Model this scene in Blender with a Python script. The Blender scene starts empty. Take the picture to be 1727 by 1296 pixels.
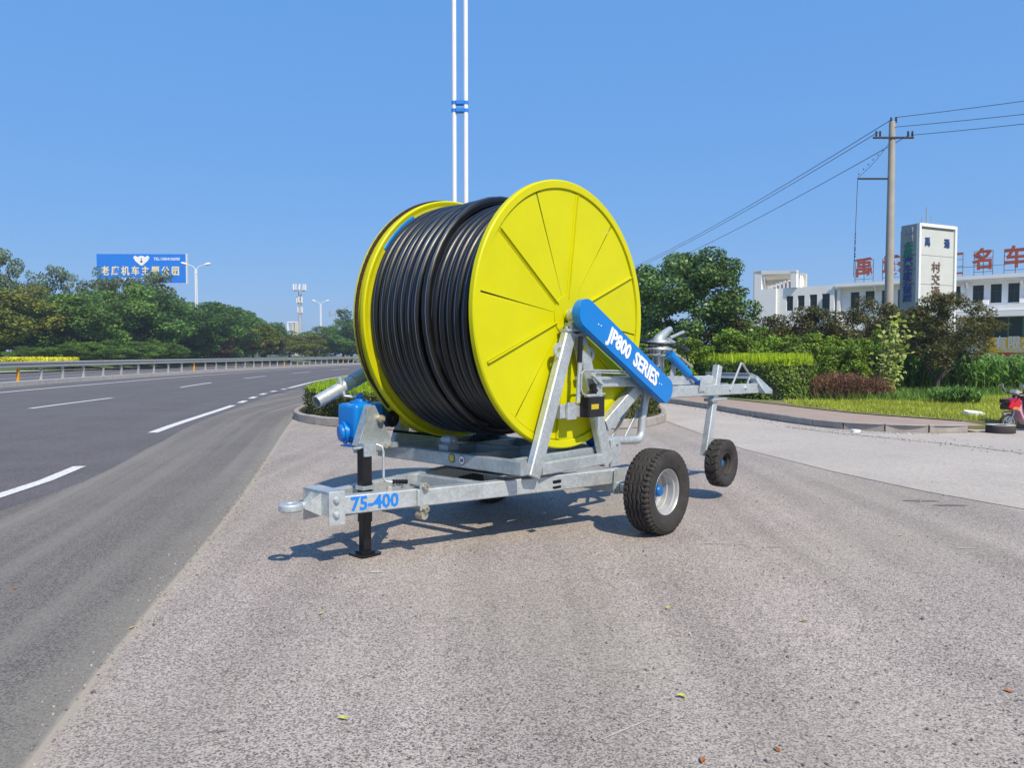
import bpy, bmesh, math, random
import numpy as np
from mathutils import Vector, Matrix
random.seed(7); RNG = np.random.default_rng(7)
S = bpy.context.scene; COL = S.collection
pi = math.pi

# ------------------------------------------------------------------ camera, sky, sun, exposure
cam = bpy.data.cameras.new('camera'); cam_o = bpy.data.objects.new('camera', cam); COL.objects.link(cam_o)
cam_o.location = (0, 0, 1.6)
cam_o.rotation_euler = (math.radians(90) - math.atan(50/1300), 0, 0)
cam.sensor_fit = 'HORIZONTAL'; cam.sensor_width = 36; cam.lens = 36*1300/1727
cam.clip_start = .05; cam.clip_end = 3000
S.camera = cam_o
w = bpy.data.worlds.new('World'); S.world = w; w.use_nodes = True
nt = w.node_tree; bg = nt.nodes['Background']
sky = nt.nodes.new('ShaderNodeTexSky'); sky.sky_type = 'NISHITA'; sky.sun_disc = False
SUN = Vector((.42, -.78, 1)).normalized()
sky.sun_elevation = math.asin(SUN.z); sky.sun_rotation = math.atan2(SUN.x, SUN.y)
sky.altitude = 0; sky.air_density = 1.0; sky.dust_density = .5; sky.ozone_density = 10
gm = nt.nodes.new('ShaderNodeGamma'); gm.inputs[1].default_value = .15; nt.links.new(sky.outputs[0], gm.inputs[0])
h1 = nt.nodes.new('ShaderNodeHueSaturation'); h1.inputs['Saturation'].default_value = 2.0; nt.links.new(gm.outputs[0], h1.inputs['Color'])
h2 = nt.nodes.new('ShaderNodeHueSaturation'); h2.inputs['Saturation'].default_value = 1.65; nt.links.new(h1.outputs[0], h2.inputs['Color'])
vs_ = nt.nodes.new('ShaderNodeVectorMath'); vs_.operation = 'MULTIPLY'; vs_.inputs[1].default_value = (2.28, 2.94, 4.1); nt.links.new(h2.outputs[0], vs_.inputs[0])
nt.links.new(vs_.outputs[0], bg.inputs[0]); bg.inputs[1].default_value = .142
sl = bpy.data.lights.new('sun', 'SUN'); sl.energy = 4.5; sl.angle = math.radians(.53); sl.color = (1, .90, .74)
so = bpy.data.objects.new('sun', sl); COL.objects.link(so); so.rotation_euler = SUN.to_track_quat('Z', 'Y').to_euler()
S.view_settings.view_transform = 'Standard'; S.view_settings.look = 'None'; S.view_settings.gamma = 1
S.view_settings.use_curve_mapping = False; S.view_settings.exposure = 0.17

# ------------------------------------------------------------------ materials
def mat(name, col, rough=.6, metal=0., var=.12, scale=4., bump=0., bscale=60., col2=None, coat=0., spec=None, island=0.):
    m = bpy.data.materials.new(name); m.use_nodes = True; n = m.node_tree; b = n.nodes['Principled BSDF']
    b.inputs['Roughness'].default_value = rough; b.inputs['Metallic'].default_value = metal
    if coat: b.inputs['Coat Weight'].default_value = coat; b.inputs['Coat Roughness'].default_value = .15
    if spec is not None: b.inputs['Specular IOR Level'].default_value = spec
    tc = n.nodes.new('ShaderNodeTexCoord'); nz = n.nodes.new('ShaderNodeTexNoise')
    nz.inputs['Scale'].default_value = scale; nz.inputs['Detail'].default_value = 6; nz.inputs['Roughness'].default_value = .65
    n.links.new(tc.outputs['Object'], nz.inputs['Vector'])
    rp = n.nodes.new('ShaderNodeValToRGB'); n.links.new(nz.outputs['Fac'], rp.inputs['Fac'])
    c2 = col2 or tuple(min(1, c*(1+var)) for c in col); c1 = tuple(c*(1-var) for c in col)
    rp.color_ramp.elements[0].position = .3; rp.color_ramp.elements[1].position = .7
    rp.color_ramp.elements[0].color = (*(c1 if not col2 else col), 1); rp.color_ramp.elements[1].color = (*c2, 1)
    out = rp.outputs['Color']
    if island:
        g = n.nodes.new('ShaderNodeNewGeometry'); hs = n.nodes.new('ShaderNodeHueSaturation')
        mr = n.nodes.new('ShaderNodeMapRange'); mr.inputs['To Min'].default_value = 1-island; mr.inputs['To Max'].default_value = 1+island
        n.links.new(g.outputs['Random Per Island'], mr.inputs['Value']); n.links.new(mr.outputs[0], hs.inputs['Value'])
        n.links.new(out, hs.inputs['Color']); out = hs.outputs['Color']
    n.links.new(out, b.inputs['Base Color'])
    if bump:
        bz = n.nodes.new('ShaderNodeTexNoise'); bz.inputs['Scale'].default_value = bscale; bz.inputs['Detail'].default_value = 4
        n.links.new(tc.outputs['Object'], bz.inputs['Vector']); bp = n.nodes.new('ShaderNodeBump')
        bp.inputs['Strength'].default_value = bump; bp.inputs['Distance'].default_value = .01
        n.links.new(bz.outputs['Fac'], bp.inputs['Height']); n.links.new(bp.outputs[0], b.inputs['Normal'])
    return m

def galv(name, base, rough=.42):
    m = bpy.data.materials.new(name); m.use_nodes = True; n = m.node_tree; b = n.nodes['Principled BSDF']
    b.inputs['Metallic'].default_value = .55
    tc = n.nodes.new('ShaderNodeTexCoord')
    vo = n.nodes.new('ShaderNodeTexVoronoi'); vo.inputs['Scale'].default_value = 45
    nz = n.nodes.new('ShaderNodeTexNoise'); nz.inputs['Scale'].default_value = 5; nz.inputs['Detail'].default_value = 8; nz.inputs['Roughness'].default_value = .7
    n.links.new(tc.outputs['Object'], vo.inputs['Vector']); n.links.new(tc.outputs['Object'], nz.inputs['Vector'])
    sp = n.nodes.new('ShaderNodeSeparateColor'); n.links.new(vo.outputs['Color'], sp.inputs[0])
    mx = n.nodes.new('ShaderNodeMath'); mx.operation = 'MULTIPLY_ADD'; mx.inputs[1].default_value = .3
    n.links.new(sp.outputs[0], mx.inputs[0]); n.links.new(nz.outputs['Fac'], mx.inputs[2])
    rp = n.nodes.new('ShaderNodeValToRGB'); n.links.new(mx.outputs[0], rp.inputs['Fac'])
    e = rp.color_ramp.elements; e[0].position = .38; e[1].position = .85
    e[0].color = (*[c*.80 for c in base], 1); e[1].color = (*[min(1, c*1.12) for c in base], 1)
    n.links.new(rp.outputs[0], b.inputs['Base Color'])
    r2 = n.nodes.new('ShaderNodeMapRange'); r2.inputs['To Min'].default_value = rough-.1; r2.inputs['To Max'].default_value = rough+.16
    n.links.new(nz.outputs['Fac'], r2.inputs['Value']); n.links.new(r2.outputs[0], b.inputs['Roughness'])
    bp = n.nodes.new('ShaderNodeBump'); bp.inputs['Strength'].default_value = .12; bp.inputs['Distance'].default_value = .004
    n.links.new(nz.outputs['Fac'], bp.inputs['Height']); n.links.new(bp.outputs[0], b.inputs['Normal'])
    return m

def leaf_mat(name, c1, c2, trans=.3, rough=.5, isl=.45):
    m = bpy.data.materials.new(name); m.use_nodes = True; n = m.node_tree; b = n.nodes['Principled BSDF']; out = n.nodes['Material Output']
    g = n.nodes.new('ShaderNodeNewGeometry'); rp = n.nodes.new('ShaderNodeValToRGB')
    n.links.new(g.outputs['Random Per Island'], rp.inputs['Fac'])
    e = rp.color_ramp.elements; e[0].color = (*c1, 1); e[1].color = (*c2, 1)
    tc = n.nodes.new('ShaderNodeTexCoord'); nz = n.nodes.new('ShaderNodeTexNoise'); nz.inputs['Scale'].default_value = .9; nz.inputs['Detail'].default_value = 3
    n.links.new(tc.outputs['Object'], nz.inputs['Vector'])
    hs = n.nodes.new('ShaderNodeHueSaturation'); mr = n.nodes.new('ShaderNodeMapRange')
    mr.inputs['From Min'].default_value = .3; mr.inputs['From Max'].default_value = .7
    mr.inputs['To Min'].default_value = 1-isl; mr.inputs['To Max'].default_value = 1+isl
    n.links.new(nz.outputs['Fac'], mr.inputs['Value']); n.links.new(mr.outputs[0], hs.inputs['Value']); n.links.new(rp.outputs[0], hs.inputs['Color'])
    n.links.new(hs.outputs[0], b.inputs['Base Color']); b.inputs['Roughness'].default_value = rough; b.inputs['Specular IOR Level'].default_value = .3
    tr = n.nodes.new('ShaderNodeBsdfTranslucent'); n.links.new(hs.outputs[0], tr.inputs[0])
    mx = n.nodes.new('ShaderNodeMixShader'); mx.inputs[0].default_value = trans
    n.links.new(b.outputs[0], mx.inputs[1]); n.links.new(tr.outputs[0], mx.inputs[2]); n.links.new(mx.outputs[0], out.inputs[0])
    return m

def asphalt(name, base, grain=90., contrast=.45, patch=.12, tint=None, streak=None, streak_col=None, bump=.5, nmix=.7, edge=None, track=None):
    """aggregate: voronoi cells of stone colour, fine noise, wide patches; streak = dusty streaks running along the UV v axis"""
    m = bpy.data.materials.new(name); m.use_nodes = True; n = m.node_tree; L = n.links.new; b = n.nodes['Principled BSDF']
    b.inputs['Roughness'].default_value = .9; b.inputs['Specular IOR Level'].default_value = .25
    tc = n.nodes.new('ShaderNodeTexCoord'); co = tc.outputs['Object']
    vo = n.nodes.new('ShaderNodeTexVoronoi'); vo.inputs['Scale'].default_value = grain; L(co, vo.inputs['Vector'])
    sp = n.nodes.new('ShaderNodeSeparateColor'); L(vo.outputs['Color'], sp.inputs[0])
    nz = n.nodes.new('ShaderNodeTexNoise'); nz.inputs['Scale'].default_value = grain*.8; nz.inputs['Detail'].default_value = 7; nz.inputs['Roughness'].default_value = .8; L(co, nz.inputs['Vector'])
    a = n.nodes.new('ShaderNodeMath'); a.operation = 'MULTIPLY_ADD'; a.inputs[1].default_value = .62; L(sp.outputs[0], a.inputs[0])
    nm = n.nodes.new('ShaderNodeMath'); nm.operation = 'MULTIPLY_ADD'; nm.inputs[1].default_value = nmix; nm.inputs[2].default_value = .5-.5*nmix; L(nz.outputs['Fac'], nm.inputs[0]); L(nm.outputs[0], a.inputs[2])
    rp = n.nodes.new('ShaderNodeValToRGB'); L(a.outputs[0], rp.inputs['Fac']); e = rp.color_ramp.elements
    e[0].position = .42; e[1].position = 1.0
    e[0].color = (*[c*(1-contrast) for c in base], 1); e[1].color = (*[min(1, c*(1+contrast)) for c in base], 1)
    col = rp.outputs[0]
    pz = n.nodes.new('ShaderNodeTexNoise'); pz.inputs['Scale'].default_value = .7; pz.inputs['Detail'].default_value = 5; pz.inputs['Roughness'].default_value = .6; L(co, pz.inputs['Vector'])
    mr = n.nodes.new('ShaderNodeMapRange'); mr.inputs['From Min'].default_value = .3; mr.inputs['From Max'].default_value = .7
    mr.inputs['To Min'].default_value = 1-patch; mr.inputs['To Max'].default_value = 1+patch; L(pz.outputs['Fac'], mr.inputs['Value'])
    hs = n.nodes.new('ShaderNodeHueSaturation'); L(mr.outputs[0], hs.inputs['Value']); L(col, hs.inputs['Color']); col = hs.outputs[0]
    if tint:
        tz = n.nodes.new('ShaderNodeTexNoise'); tz.inputs['Scale'].default_value = .35; tz.inputs['Detail'].default_value = 6; L(co, tz.inputs['Vector'])
        tr = n.nodes.new('ShaderNodeMapRange'); tr.inputs['From Min'].default_value = .45; tr.inputs['From Max'].default_value = .7; tr.inputs['To Max'].default_value = .5; L(tz.outputs['Fac'], tr.inputs['Value'])
        mx = n.nodes.new('ShaderNodeMix'); mx.data_type = 'RGBA'; mx.inputs[7].default_value = (*tint, 1); L(tr.outputs[0], mx.inputs[0]); L(col, mx.inputs[6]); col = mx.outputs[2]
    if streak:
        mp = n.nodes.new('ShaderNodeMapping'); mp.inputs['Scale'].default_value = (streak[0], streak[1], 1); L(tc.outputs['UV'], mp.inputs['Vector'])
        sz = n.nodes.new('ShaderNodeTexNoise'); sz.inputs['Scale'].default_value = 1; sz.inputs['Detail'].default_value = 3; sz.inputs['Distortion'].default_value = .25; L(mp.outputs[0], sz.inputs['Vector'])
        sr = n.nodes.new('ShaderNodeMapRange'); sr.inputs['From Min'].default_value = .44; sr.inputs['From Max'].default_value = .70; sr.inputs['To Max'].default_value = streak[2]; L(sz.outputs['Fac'], sr.inputs['Value'])
        mx = n.nodes.new('ShaderNodeMix'); mx.data_type = 'RGBA'; mx.inputs[7].default_value = (*streak_col, 1); L(sr.outputs[0], mx.inputs[0]); L(col, mx.inputs[6]); col = mx.outputs[2]
    if track:
        mp = n.nodes.new('ShaderNodeMapping'); mp.inputs['Rotation'].default_value = (0, 0, track[0]); mp.inputs['Scale'].default_value = (track[1], track[2], 1); L(co, mp.inputs['Vector'])
        sz = n.nodes.new('ShaderNodeTexNoise'); sz.inputs['Scale'].default_value = 1; sz.inputs['Detail'].default_value = 4; sz.inputs['Distortion'].default_value = .4; L(mp.outputs[0], sz.inputs['Vector'])
        sr = n.nodes.new('ShaderNodeMapRange'); sr.inputs['From Min'].default_value = .35; sr.inputs['From Max'].default_value = .68; sr.inputs['To Min'].default_value = 1-track[3]; sr.inputs['To Max'].default_value = 1+track[3]; L(sz.outputs['Fac'], sr.inputs['Value'])
        h3 = n.nodes.new('ShaderNodeHueSaturation'); L(sr.outputs[0], h3.inputs['Value']); L(col, h3.inputs['Color']); col = h3.outputs[0]
    if edge:
        su = n.nodes.new('ShaderNodeSeparateXYZ'); L(tc.outputs['UV'], su.inputs[0])
        for wd_, amp, nsc, mxf, ecol, soft in edge:
            en = n.nodes.new('ShaderNodeTexNoise'); en.inputs['Scale'].default_value = nsc; en.inputs['Detail'].default_value = 7; en.inputs['Roughness'].default_value = .7; L(co, en.inputs['Vector'])
            e1 = n.nodes.new('ShaderNodeMath'); e1.operation = 'MULTIPLY_ADD'; e1.inputs[1].default_value = amp; L(en.outputs['Fac'], e1.inputs[0]); L(su.outputs[0], e1.inputs[2])
            e2 = n.nodes.new('ShaderNodeMapRange'); e2.interpolation_type = 'SMOOTHSTEP'; e2.inputs['From Min'].default_value = wd_+amp*.5; e2.inputs['From Max'].default_value = wd_+amp*.5-soft; e2.inputs['To Max'].default_value = mxf; L(e1.outputs[0], e2.inputs['Value'])
            mx = n.nodes.new('ShaderNodeMix'); mx.data_type = 'RGBA'; mx.inputs[7].default_value = (*ecol, 1); L(e2.outputs[0], mx.inputs[0]); L(col, mx.inputs[6]); col = mx.outputs[2]
    L(col, b.inputs['Base Color'])
    bp = n.nodes.new('ShaderNodeBump'); bp.inputs['Strength'].default_value = bump; bp.inputs['Distance'].default_value = .006
    L(a.outputs[0], bp.inputs['Height']); L(bp.outputs[0], b.inputs['Normal'])
    return m

M = {}
M['galv'] = galv('galvanised_steel', (.56, .60, .60))
M['galv_dark'] = galv('galvanised_dull', (.42, .47, .48), .5)
M['zinc'] = mat('zinc_bolts', (.55, .5, .38), .4, .6, .25, 30)
M['yellow'] = mat('yellow_paint', (.585, .570, .0005), .45, 0, .06, 1.3, .10, 7, spec=.22)
M['yellow_dirt'] = mat('yellow_paint_edge', (.52, .5, .01), .5, 0, .12, 8)
M['blue'] = mat('blue_paint', (.002, .19, .58), .32, 0, .05, 3, .05, 20)
M['blue_dark'] = mat('blue_paint_deep', (.004, .10, .36), .4, 0, .1, 6)
M['letter_blue'] = mat('blue_letter', (.01, .20, .66), .5, 0, .04, 10)
M['white_letter'] = mat('white_letter', (.82, .83, .84), .5, 0, .03, 10)
M['black'] = mat('black_paint', (.008, .008, .009), .3, 0, .3, 12, .1, 30)
M['rubber'] = mat('tyre_rubber', (.040, .036, .033), .75, 0, .35, 9, .25, 80, spec=.35)
M['rubber_dusty'] = mat('tyre_rubber_dusty', (.045, .04, .036), .8, 0, .3, 5, .3, 80)
M['rim'] = mat('rim_silver', (.50, .50, .49), .38, .45, .08, 8)
M['chain'] = mat('greasy_chain', (.022, .017, .012), .45, .6, .4, 40)
M['chain_rust'] = mat('rusty_chain', (.05, .032, .015), .7, .3, .4, 40)
M['hub_blue'] = mat('hub_blue', (.006, .12, .38), .4, 0, .1, 10)
M['dark'] = mat('dark_gap', (.02, .02, .02), .8)
M['concrete'] = mat('concrete', (.42, .39, .35), .9, 0, .16, 3, .4, 40)
M['kerb'] = mat('kerb_concrete', (.34, .31, .28), .9, 0, .22, 4, .4, 40)
M['white_paint'] = mat('white_paint', (.8, .8, .8), .45, 0, .03, 4)
M['road_paint'] = mat('road_paint', (.66, .65, .62), .8, 0, .3, 30, .3, 60)
M['white_wall'] = mat('white_render', (.78, .78, .77), .85, 0, .05, .8, .1, 10)
M['glass'] = mat('green_glass', (.008, .028, .026), .25, 0, .2, .6, spec=.3)
M['bark'] = mat('bark', (.07, .055, .045), .9, 0, .3, 6, .5, 20)
M['soil'] = mat('soil', (.12, .09, .06), .95, 0, .3, 2, .4, 20)

# ------------------------------------------------------------------ mesh helpers
def link(name, me, m=None, parent=None, smooth=False, **kw):
    o = bpy.data.objects.new(name, me); COL.objects.link(o)
    if m is not None and not me.materials:
        for q in (m if isinstance(m, (list, tuple)) else [m]): me.materials.append(q)
    if parent is not None: o.parent = parent
    if smooth: me.shade_smooth() if hasattr(me, 'shade_smooth') else [setattr(p, 'use_smooth', True) for p in me.polygons]
    for k, v in kw.items(): o[k] = v
    return o
def mesh(name, v, f):
    me = bpy.data.meshes.new(name); me.from_pydata([tuple(p) for p in v], [], f); me.update(); return me
def empty(name, loc=(0, 0, 0), rz=0., **kw):
    o = bpy.data.objects.new(name, None); COL.objects.link(o); o.location = loc; o.rotation_euler = (0, 0, rz); o.empty_display_size = .2
    for k, v in kw.items(): o[k] = v
    return o
def thing(name, label, cat, loc=(0, 0, 0), rz=0., group=None):
    o = empty(name, loc, rz, label=label, category=cat)
    if group: o['group'] = group
    return o
class G:
    """collects geometry for one mesh"""
    def __init__(s): s.v = []; s.f = []; s.mi = []
    def add(s, v, f, mi=0):
        k = len(s.v); s.v += [tuple(p) for p in v]; s.f += [tuple(i+k for i in q) for q in f]; s.mi += [mi]*len(f); return s
    def box(s, c, d, R=None, mi=0, ch=0.):
        x, y, z = (q/2 for q in d)
        if ch:
            v = []; 
            for sz in (-1, 1):
                for (px_, py_) in ((-x+ch, -y), (x-ch, -y), (x, -y+ch), (x, y-ch), (x-ch, y), (-x+ch, y), (-x, y-ch), (-x, -y+ch)): v.append(Vector((px_, py_, sz*z)))
            f = [tuple(range(7, -1, -1)), tuple(range(8, 16))]+[(i, (i+1) % 8, (i+1) % 8+8, i+8) for i in range(8)]
        else:
            v = [Vector((a*x, b*y, e*z)) for e in (-1, 1) for b in (-1, 1) for a in (-1, 1)]
            f = [(0, 2, 3, 1), (4, 5, 7, 6), (0, 1, 5, 4), (2, 6, 7, 3), (0, 4, 6, 2), (1, 3, 7, 5)]
        if R is not None: v = [R @ p for p in v]
        return s.add([p+Vector(c) for p in v], f, mi)
    def bar(s, a, b, w, h, up=(0, 0, 1), ch=.008, mi=0):
        """box section from a to b, w across, h along up"""
        a, b = Vector(a), Vector(b); z = (b-a); ln = z.length; z.normalize(); y = Vector(up)
        x = y.cross(z)
        if x.length < 1e-4: x = Vector((1, 0, 0)).cross(z)
        x.normalize(); y = z.cross(x).normalized()
        R = Matrix((x, y, z)).transposed()
        return s.box((a+b)/2, (w, h, ln), R, mi, min(ch, w*.3, h*.3))
    def tube(s, pts, r, n=10, caps=True, mi=0, closed=False):
        P = [Vector(p) for p in pts]; m = len(P); rs = r if isinstance(r, (list, tuple)) else [r]*m
        v = []; prev = None
        for i, p in enumerate(P):
            t = (P[(i+1) % m]-P[i-1]) if closed else (P[min(i+1, m-1)]-P[max(i-1, 0)])
            t.normalize()
            if prev is None:
                a = Vector((0, 0, 1)) if abs(t.z) < .9 else Vector((1, 0, 0)); x = a.cross(t).normalized()
            else: x = (prev-t*prev.dot(t)).normalized()
            prev = x; y = t.cross(x)
            v += [p+(x*math.cos(k*2*pi/n)+y*math.sin(k*2*pi/n))*rs[i] for k in range(n)]
        f = []
        for i in range(m if closed else m-1):
            j = (i+1) % m
            f += [(i*n+k, i*n+(k+1) % n, j*n+(k+1) % n, j*n+k) for k in range(n)]
        if caps and not closed: f += [tuple(range(n-1, -1, -1)), tuple(range((m-1)*n, m*n))]
        return s.add(v, f, mi)
    def lathe(s, prof, c, axis=(0, 1, 0), n=32, mi=0, closed=False):
        """prof: (radius, along) list around the axis through c"""
        ax = Vector(axis).normalized(); a = Vector((0, 0, 1)) if abs(ax.z) < .9 else Vector((1, 0, 0)); x = a.cross(ax).normalized(); y = ax.cross(x)
        v = [Vector(c)+ax*h+(x*math.cos(k*2*pi/n)+y*math.sin(k*2*pi/n))*r for r, h in prof for k in range(n)]
        m = len(prof); f = [(i*n+k, ((i+1) % m)*n+k, ((i+1) % m)*n+(k+1) % n, i*n+(k+1) % n) for i in range(m if closed else m-1) for k in range(n)]
        return s.add(v, f, mi)
    def cyl(s, a, b, r, n=16, mi=0): return s.tube([a, b], r, n, True, mi)
    def prism(s, pts, ext, mi=0):
        """planar polygon pts extruded by vector ext"""
        n = len(pts); e = Vector(ext); p = [Vector(q) for q in pts]
        return s.add(p+[q+e for q in p], [tuple(range(n-1, -1, -1)), tuple(range(n, 2*n))]+[(i, (i+1) % n, (i+1) % n+n, i+n) for i in range(n)], mi)
    def done(s, name, m, parent=None, smooth=False, ang=None, fix=True, **kw):
        me = mesh(name, s.v, s.f)
        if max(s.mi, default=0) > 0: me.polygons.foreach_set('material_index', s.mi)
        if fix:
            b = bmesh.new(); b.from_mesh(me); bmesh.ops.recalc_face_normals(b, faces=b.faces); b.to_mesh(me); b.free()
        o = link(name, me, m, parent, **kw)
        if smooth or ang:
            for p in me.polygons: p.use_smooth = True
            A = math.radians(ang or 35)
            b = bmesh.new(); b.from_mesh(me)
            for e in b.edges:
                if len(e.link_faces) == 2 and e.calc_face_angle(0) > A: e.smooth = False
            b.to_mesh(me); b.free()
        return o
def text_mesh(body, size, name='lettering', ext=.002, bold=0., sx=1.):
    c = bpy.data.curves.new(name, 'FONT'); c.body = body; c.size = size; c.extrude = ext; c.offset = bold*size; c.align_x = 'CENTER'; c.align_y = 'CENTER'; c.resolution_u = 2
    o = bpy.data.objects.new(name, c); COL.objects.link(o); bpy.context.view_layer.update()
    me = bpy.data.meshes.new_from_object(o.evaluated_get(bpy.context.evaluated_depsgraph_get())); bpy.data.objects.remove(o)
    if sx != 1.: me.transform(Matrix.Diagonal((sx, 1, 1, 1)))
    me.name = name; me.materials.clear(); return me
def put_text(body, size, m, parent, loc, xdir, ydir, bold=.012, sx=1., name='lettering', ext=.002):
    me = text_mesh(body, size, name, ext, bold, sx)
    x = Vector(xdir).normalized(); y = Vector(ydir); y = (y-x*y.dot(x)).normalized(); z = x.cross(y)
    R = Matrix((x, y, z)).transposed().to_4x4(); R.translation = Vector(loc)
    me.transform(R); return link(name, me, m, parent)

# ------------------------------------------------------------------ curves on the ground
def crom(pts, n=8):
    P = [Vector(p) for p in pts]; P = [2*P[0]-P[1]]+P+[2*P[-1]-P[-2]]; out = []
    for i in range(1, len(P)-2):
        for k in range(n):
            t = k/n; a, b, c, d = P[i-1:i+3]
            out.append(.5*((2*b)+(c-a)*t+(2*a-5*b+4*c-d)*t*t+(3*b-a-3*c+d)*t**3))
    out.append(P[-2]); return out
def resample(P, step):
    P = [Vector(p) for p in P]; out = [P[0].copy()]; acc = 0
    for a, b in zip(P, P[1:]):
        d = (b-a).length
        while acc+d >= step and d > 0:
            a = a+(b-a)*((step-acc)/d); out.append(a.copy()); d = (b-a).length; acc = 0
        acc += d
    return out
def off(P, d):
    """offset polyline to its left by d"""
    out = []
    for i, p in enumerate(P):
        t = (P[min(i+1, len(P)-1)]-P[max(i-1, 0)]).normalized(); out.append(p+Vector((-t.y, t.x))*d)
    return out
def strip(name, A, B, za, zb, m, cols=1, **kw):
    """sheet between polylines A and B (same length); UV u = metres across, v = metres along"""
    n = len(A); v = []; uv = []; s = 0
    for i in range(n):
        if i: s += ((A[i]-A[i-1]).length+(B[i]-B[i-1]).length)/2
        for k in range(cols+1):
            t = k/cols; p = A[i].lerp(B[i], t); v.append((p.x, p.y, za+(zb-za)*t)); uv.append(((A[i]-B[i]).length*t, s))
    w_ = cols+1; f = [(i*w_+k, i*w_+k+1, (i+1)*w_+k+1, (i+1)*w_+k) for i in range(n-1) for k in range(cols)]
    me = mesh(name, v, f); ul = me.uv_layers.new(name='UVMap')
    for lp in me.loops: ul.data[lp.index].uv = uv[lp.vertex_index]
    o = link(name, me, m, **kw)
    bm = bmesh.new(); bm.from_mesh(me); bmesh.ops.recalc_face_normals(bm, faces=bm.faces)
    if bm.faces and sum(q.normal.z for q in bm.faces) < 0: bmesh.ops.reverse_faces(bm, faces=bm.faces)
    bm.to_mesh(me); bm.free(); return o
def sheet(name, poly, z, m, **kw):
    me = mesh(name, [(x, y, z) for x, y in poly], [tuple(range(len(poly)))])
    bm = bmesh.new(); bm.from_mesh(me)
    for q in bm.faces:
        q.normal_update()
        if q.normal.z < 0: q.normal_flip()
    bm.to_mesh(me); bm.free(); return link(name, me, m, **kw)
ST = dict(kind='structure')

# ================================================================== THE SETTING
M['ground'] = mat('dry_ground', (.16, .14, .09), .95, 0, .25, .3, .3, 6)
g = G(); g.add([(-790, -190, -.03), (790, -190, -.03), (790, 990, -.03), (-790, 990, -.03)], [(0, 1, 2, 3)])
g.done('ground', M['ground'], **ST)
AP = dict(base=(.288, .250, .221), grain=125, contrast=.78, patch=.10, tint=(.33, .30, .235), bump=.8, track=(-.15, 2.0, .10, .13))
M['apron'] = asphalt('weathered_apron', **AP)
DC = (.41, .355, .28)
M['apron_edge'] = asphalt('weathered_apron_edge', edge=[(.045, .09, 6, .9, DC, .03), (.16, .3, 2.5, .45, DC, .16)], **AP)
M['lane_old'] = asphalt('dusty_asphalt', (.138, .127, .113), 115, .65, .10, streak=(2.6, .05, .75), streak_col=(.27, .248, .215), bump=.6, edge=[(.03, .06, 8, .9, DC, .03), (.42, .5, 1.6, .55, (.27, .248, .205), .40)])
M['road'] = asphalt('dark_asphalt', (.106, .098, .098), 100, .55, .10, streak=(.9, .03, .35), streak_col=(.16, .155, .16), bump=.35)
M['lane_conc'] = asphalt('concrete_lane', (.43, .385, .335), 40, .16, .10, (.36, .33, .29), bump=.25)
M['dust'] = asphalt('dust_line', (.43, .37, .30), 60, .25, .12, bump=.6)
sheet('apron', [(-14, -12), (60, -12), (60, 60), (-14, 60)], 0, M['apron'], **ST)

EDGE = crom([(-1.55, -3), (-1.7, 0), (-1.86, 2.95), (-2.07, 3.75), (-2.53, 6.12), (-2.95, 8.2), (-3.74, 11.7), (-5.11, 17.7), (-5.7, 21), (-6.0, 26), (-6.2, 32), (-8.6, 45), (-10.0, 61), (-9.6, 80), (-8, 104), (-4, 140), (3, 180), (18, 225)], 10)
LA = crom([(-5.5, -3), (-5.55, 0), (-5.6, 3), (-5.62, 5), (-5.76, 8.62), (-6.12, 10.8), (-7.37, 15.96), (-8.68, 23.9), (-10.0, 31), (-10.6, 37), (-11.7, 47), (-12.4, 61.2), (-12.2, 80), (-10.6, 104), (-6.6, 140), (0.4, 180), (15, 225)], 10)
LB = crom([(-11.9, -3), (-12.0, 5), (-12.8, 13), (-14.16, 22.6), (-14.8, 30), (-15.97, 37.1), (-16.9, 43.3), (-17.63, 50.7), (-18.2, 61), (-18.1, 80), (-16.3, 104), (-12.3, 140), (-5.3, 180), (9.5, 225)], 10)
LC = crom([(-17.0, -3), (-17.6, 5), (-19.0, 18), (-21.27, 32), (-22.3, 42), (-23.14, 53.4), (-23.6, 74), (-22.6, 104), (-18.6, 140), (-11.4, 180), (3.5, 225)], 10)
K = crom([(-19.0, -3), (-20.0, 5), (-22.0, 18), (-24.26, 36.5), (-25.39, 46.2), (-25.9, 61), (-26.0, 80), (-25, 108), (-21.4, 140), (-14.2, 180), (.5, 225)], 10)
def par(P, n=140):
    """n points at equal y along a curve"""
    ys = np.linspace(-3, 225, n); x = np.interp(ys, [p.y for p in P], [p.x for p in P]); return [Vector((a, b)) for a, b in zip(x, ys)]
E_, A_, B_, C_, K_ = (par(c, 200) for c in (EDGE, LA, LB, LC, K))
MID = [a+Vector((.55+.25*math.sin(i*.21), 0)) if a.y > 14 else a+Vector((.5, 0)) for i, a in enumerate(A_)]
strip('shoulder_lane', E_, MID, .004, .004, M['lane_old'], 4, **ST)
strip('road', MID, K_, .004, .004, M['road'], 6, **ST)
strip('apron_edge', E_, [p+Vector((.7, 0)) for p in E_], .004, .004, M['apron_edge'], 2, **ST)
def seg(P, y0, y1): return [Vector((float(np.interp(y, [p.y for p in P], [p.x for p in P])), float(y))) for y in np.linspace(y0, y1, max(3, int((y1-y0)/1.2)))]
lines = empty('road_markings', **ST)
def dash(P, y0, y1, wd, skew=0.):
    c = seg(P, y0, y1); a, b = off(c, wd/2), off(c, -wd/2)
    o = strip('marking', a, b, .012, .012, M['road_paint']); o.parent = lines
for y0, y1 in [(2.5, 6.5), (8.4, 10.9), (15.6, 24.0), (25.2, 26.4), (27.7, 28.9), (30.3, 31.4), (32.6, 33.6), (34.8, 35.6)]: dash(LA, y0, y1, .17 if y0 < 12 else .2)
dash(LA, 36.3, 200, .2)
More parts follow.
